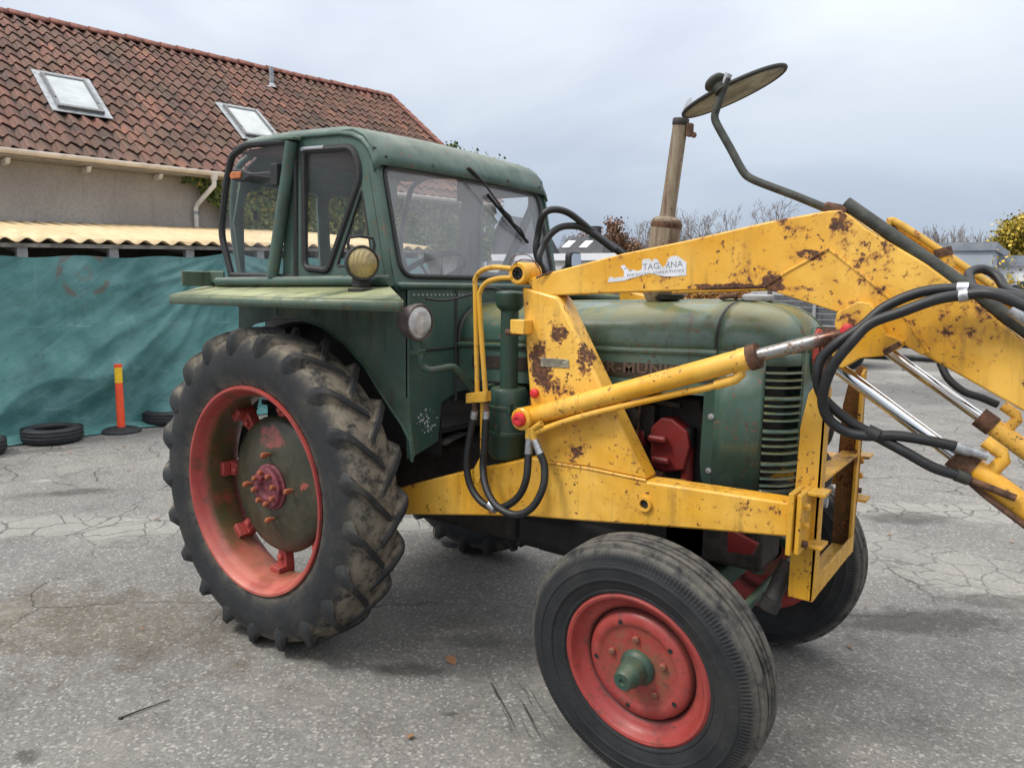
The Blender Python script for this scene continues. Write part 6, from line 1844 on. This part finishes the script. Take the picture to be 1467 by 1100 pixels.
bare_tree(1468, 302, 44, 'yellow and green autumn tree above the low hall at the right edge', 41, 5, .5, 'yellow_leaf', .16, 12, name='autumn_tree', r=.2)
bare_tree(1500, 306, 47, 'orange yellow autumn tree cut by the right edge of the photo', 43, 5, .6, 'yellow_leaf', .16, 12, name='autumn_tree', r=.2)
rng = random.Random(21)
p_ = py(1437, 405, 27)
t = thing('yellow_bush', 'small pale yellow bush in front of the low hall', 'bush', (p_.x, 27, 0))
pts = [(Vector((rng.gauss(0, .34), rng.gauss(0, .3), abs(rng.gauss(p_.z * .55, p_.z * .35)))), (0, -.6, .5)) for k in range(1100)]
leaf_object('foliage', *leaf_builder(pts, .13, rng, .25), M['yellow_leaf'], t, kind='stuff', local=True)
q = MB()
for k in range(7): q.tube([(0, 0, 0), (rng.gauss(0, .3), rng.gauss(0, .3), p_.z)], [.03, .008], 5)
q.ob('stem', M['bark'], t, local=True)
# rusty brown trailer body behind the nose
y = 14.5
a, b = py(1150, 466, y), py(1236, 469, y)
t = thing('farm_trailer', 'rusty brown ribbed farm trailer standing beyond the tractor nose', 'trailer', ((a.x + b.x) / 2, y + .8, 0))
M['brown_board'] = plain('red_brown_trailer_board', (.095, .045, .036), .7, 0, .3, 6, .2)
zt = (a.z + b.z) / 2; zb = .38
for k in range(5):
    h_ = (zt - zb) / 5
    q = MB(); q.box(((a.x + b.x) / 2, y, zb + (k + .5) * h_), (b.x - a.x, .05, h_ - .015)); q.ob('board', M['brown_board'], t)
    for xe in (a.x, b.x):
        q = MB(); q.box((xe, y + .83, zb + (k + .5) * h_), (.05, 1.6, h_ - .015)); q.ob('board', M['brown_board'], t)
q = MB(); q.box(((a.x + b.x) / 2, y + .8, zb - .05), (b.x - a.x, 1.7, .1)); q.ob('bed', M['dark_rust'], t)
q = MB(); q.box(((a.x + b.x) / 2, y + .8, zt - .12), (b.x - a.x - .1, 1.5, .10)); q.ob('load', M['far_coping'], t)
for sx in (-.35, .35):
    q = MB(); q.lathe([(0, -.08), (.16, -.09), (.26, -.08), (.28, -.05), (.28, .05), (.26, .08), (.16, .09), (0, .08)], ((a.x + b.x) / 2 + sx, y + .35, .28), (0, 1, 0), 24); q.ob('wheel', M['old_tyre'], t)
    q = MB(); q.tube([((a.x + b.x) / 2 + sx, y + .35, .28), ((a.x + b.x) / 2 + sx, y + .35, zb)], .04, 8); q.ob('axle_leg', M['dark_rust'], t)
q = MB(); q.tube([(b.x, y + .8, zb - .05), (b.x + .9, y + .8, zb - .08)], .035, 8); q.ob('drawbar', M['dark_rust'], t)
q = MB(); q.lathe([(.03, 0), (.09, .01), (.09, .06), (.03, .07)], (b.x + .8, y + .8, 0), (0, 0, 1), 12); q.tube([(b.x + .8, y + .8, 0), (b.x + .8, y + .8, zb - .07)], .025, 8); q.ob('prop_stand', M['dark_rust'], t)
# dark car parked at the far side, mostly behind the arm
y = 17.6
cx = py(1285, 510, y).x + .6
car = thing('parked_car', 'black car parked across the yard, mostly hidden by the loader arm', 'car', (cx, y + .85, 0))
M['car_black'] = plain('black_car_paint', (.012, .013, .015), .25, 0, .1, 3, 0)
prof = [(-2.1, .32), (-2.12, .62), (-2.0, .86), (-1.55, .92), (-1.0, 1.36), (.55, 1.40), (1.2, .98), (1.95, .86), (2.12, .66), (2.12, .32)]
q = MB(); q.prism(prof, lambda u, v, w: (cx + u, w, v), y, y + 1.7); q.ob('body', M['car_black'], car, bevel=.06)
for s_ in (-.01, 1.68):
    q = MB(); q.prism([(-1.45, .93), (-.95, 1.30), (.0, 1.34), (.0, .95)], lambda u, v, w: (cx + u, w, v), y + s_, y + s_ + .03); q.ob('window', M['dark_pane'], car)
    q = MB(); q.prism([(.07, .95), (.07, 1.34), (.5, 1.34), (1.05, .98)], lambda u, v, w: (cx + u, w, v), y + s_, y + s_ + .03); q.ob('window', M['dark_pane'], car)
for sx in (-1.3, 1.3):
    for yy in (y + .08, y + 1.62):
        q = MB(); q.lathe([(0, -.1), (.2, -.1), (.3, -.1), (.32, -.07), (.32, .07), (.3, .1), (0, .1)], (cx + sx, yy, .32), (0, 1, 0), 24); wq = q.ob('wheel', M['old_tyre'], car)
        q = MB(); q.lathe([(0, -.115), (.19, -.105), (.2, -.09)], (cx + sx, yy, .32), (0, 1 if yy < y + 1 else -1, 0), 18); q.ob('rim', M['grey'], wq)
# black implement at the right edge
y = 13.0
p_ = py(1475, 440, y)
t = thing('farm_implement', 'black tined farm implement standing at the right edge beyond the arm', 'farm implement', (p_.x, y, 0))
zt = py(1460, 408, y).z
q = MB(); q.box((p_.x + .2, y, zt - .25), (1.2, .10, .10)); q.box((p_.x + .2, y + .5, zt - .25), (1.2, .10, .10)); q.ob('toolbar', M['black_iron'], t, bevel=.01)
q = MB(); q.box((p_.x - .3, y + .25, zt - .2), (.09, .6, .09)); q.ob('cross_member', M['black_iron'], t); q = MB(); q.box((p_.x + .6, y + .25, zt - .2), (.09, .6, .09)); q.ob('cross_member', M['black_iron'], t)
for k in range(6):
    for yy in (0, .5):
        x_ = p_.x - .35 + k * .22
        q = MB(); q.tube([(x_, y + yy, zt - .25), (x_ - .12, y + yy, zt - .02), (x_ - .22, y + yy, zt - .3), (x_ - .05, y + yy, .35), (x_ + .15, y + yy, 0)], [.03, .02], 8, smooth=4); q.ob('tine', M['black_iron'], t)
q = MB(); q.tube([(p_.x + .2, y + .1, zt - .2), (p_.x + .1, y + .2, zt + .18), (p_.x + .05, y + .3, zt + .2)], .04, 8); q.tube([(p_.x - .05, y + .1, zt - .2), (p_.x + .1, y + .2, zt + .18)], .03, 8); q.ob('headstock', M['black_iron'], t)
# bits lying on the asphalt
a, b = pz(172, 1030), pz(243, 1003)
mb = MB(); mb.tube([a + Vector((0, 0, .006)), (a * .5 + b * .5) + Vector((.003, 0, .008)), b + Vector((0, 0, .004))], [.0035, .0018], 6); mb.tube([a + Vector((-.006, 0, .005)), a + Vector((.008, .004, .006))], .006, 6)
tag(mb.ob('twig', M['black_iron']), 'thin black twig lying on the asphalt in front of the rear wheel', 'twig')
p_ = pz(646, 948)
vs, fs, ti = leaf_builder([(p_ + Vector((0, 0, .012)), (0, 0, 1))], .055, random.Random(2), .8)
lf = leaf_object('fallen_leaf', vs, fs, ti, M['copper_leaf']); tag(lf, 'dry brown leaf lying between the tractor wheels', 'leaf')
rng = random.Random(77); pts = []
for k in range(70):
    s_ = rng.uniform(.3, 3.0); d_ = rng.uniform(.35, 1.4) if rng.random() < .7 else rng.uniform(1, 4)
    pts.append((H(s_, d_, .012), (0, 0, 1)))
for k in range(60): pts.append((Vector((rng.uniform(-4, 4), rng.uniform(-1.5, 12), .011)), (0, 0, 1)))
leaf_object('scattered_leaves', *leaf_builder(pts, .035, rng, .85), M['copper_leaf'], kind='stuff')
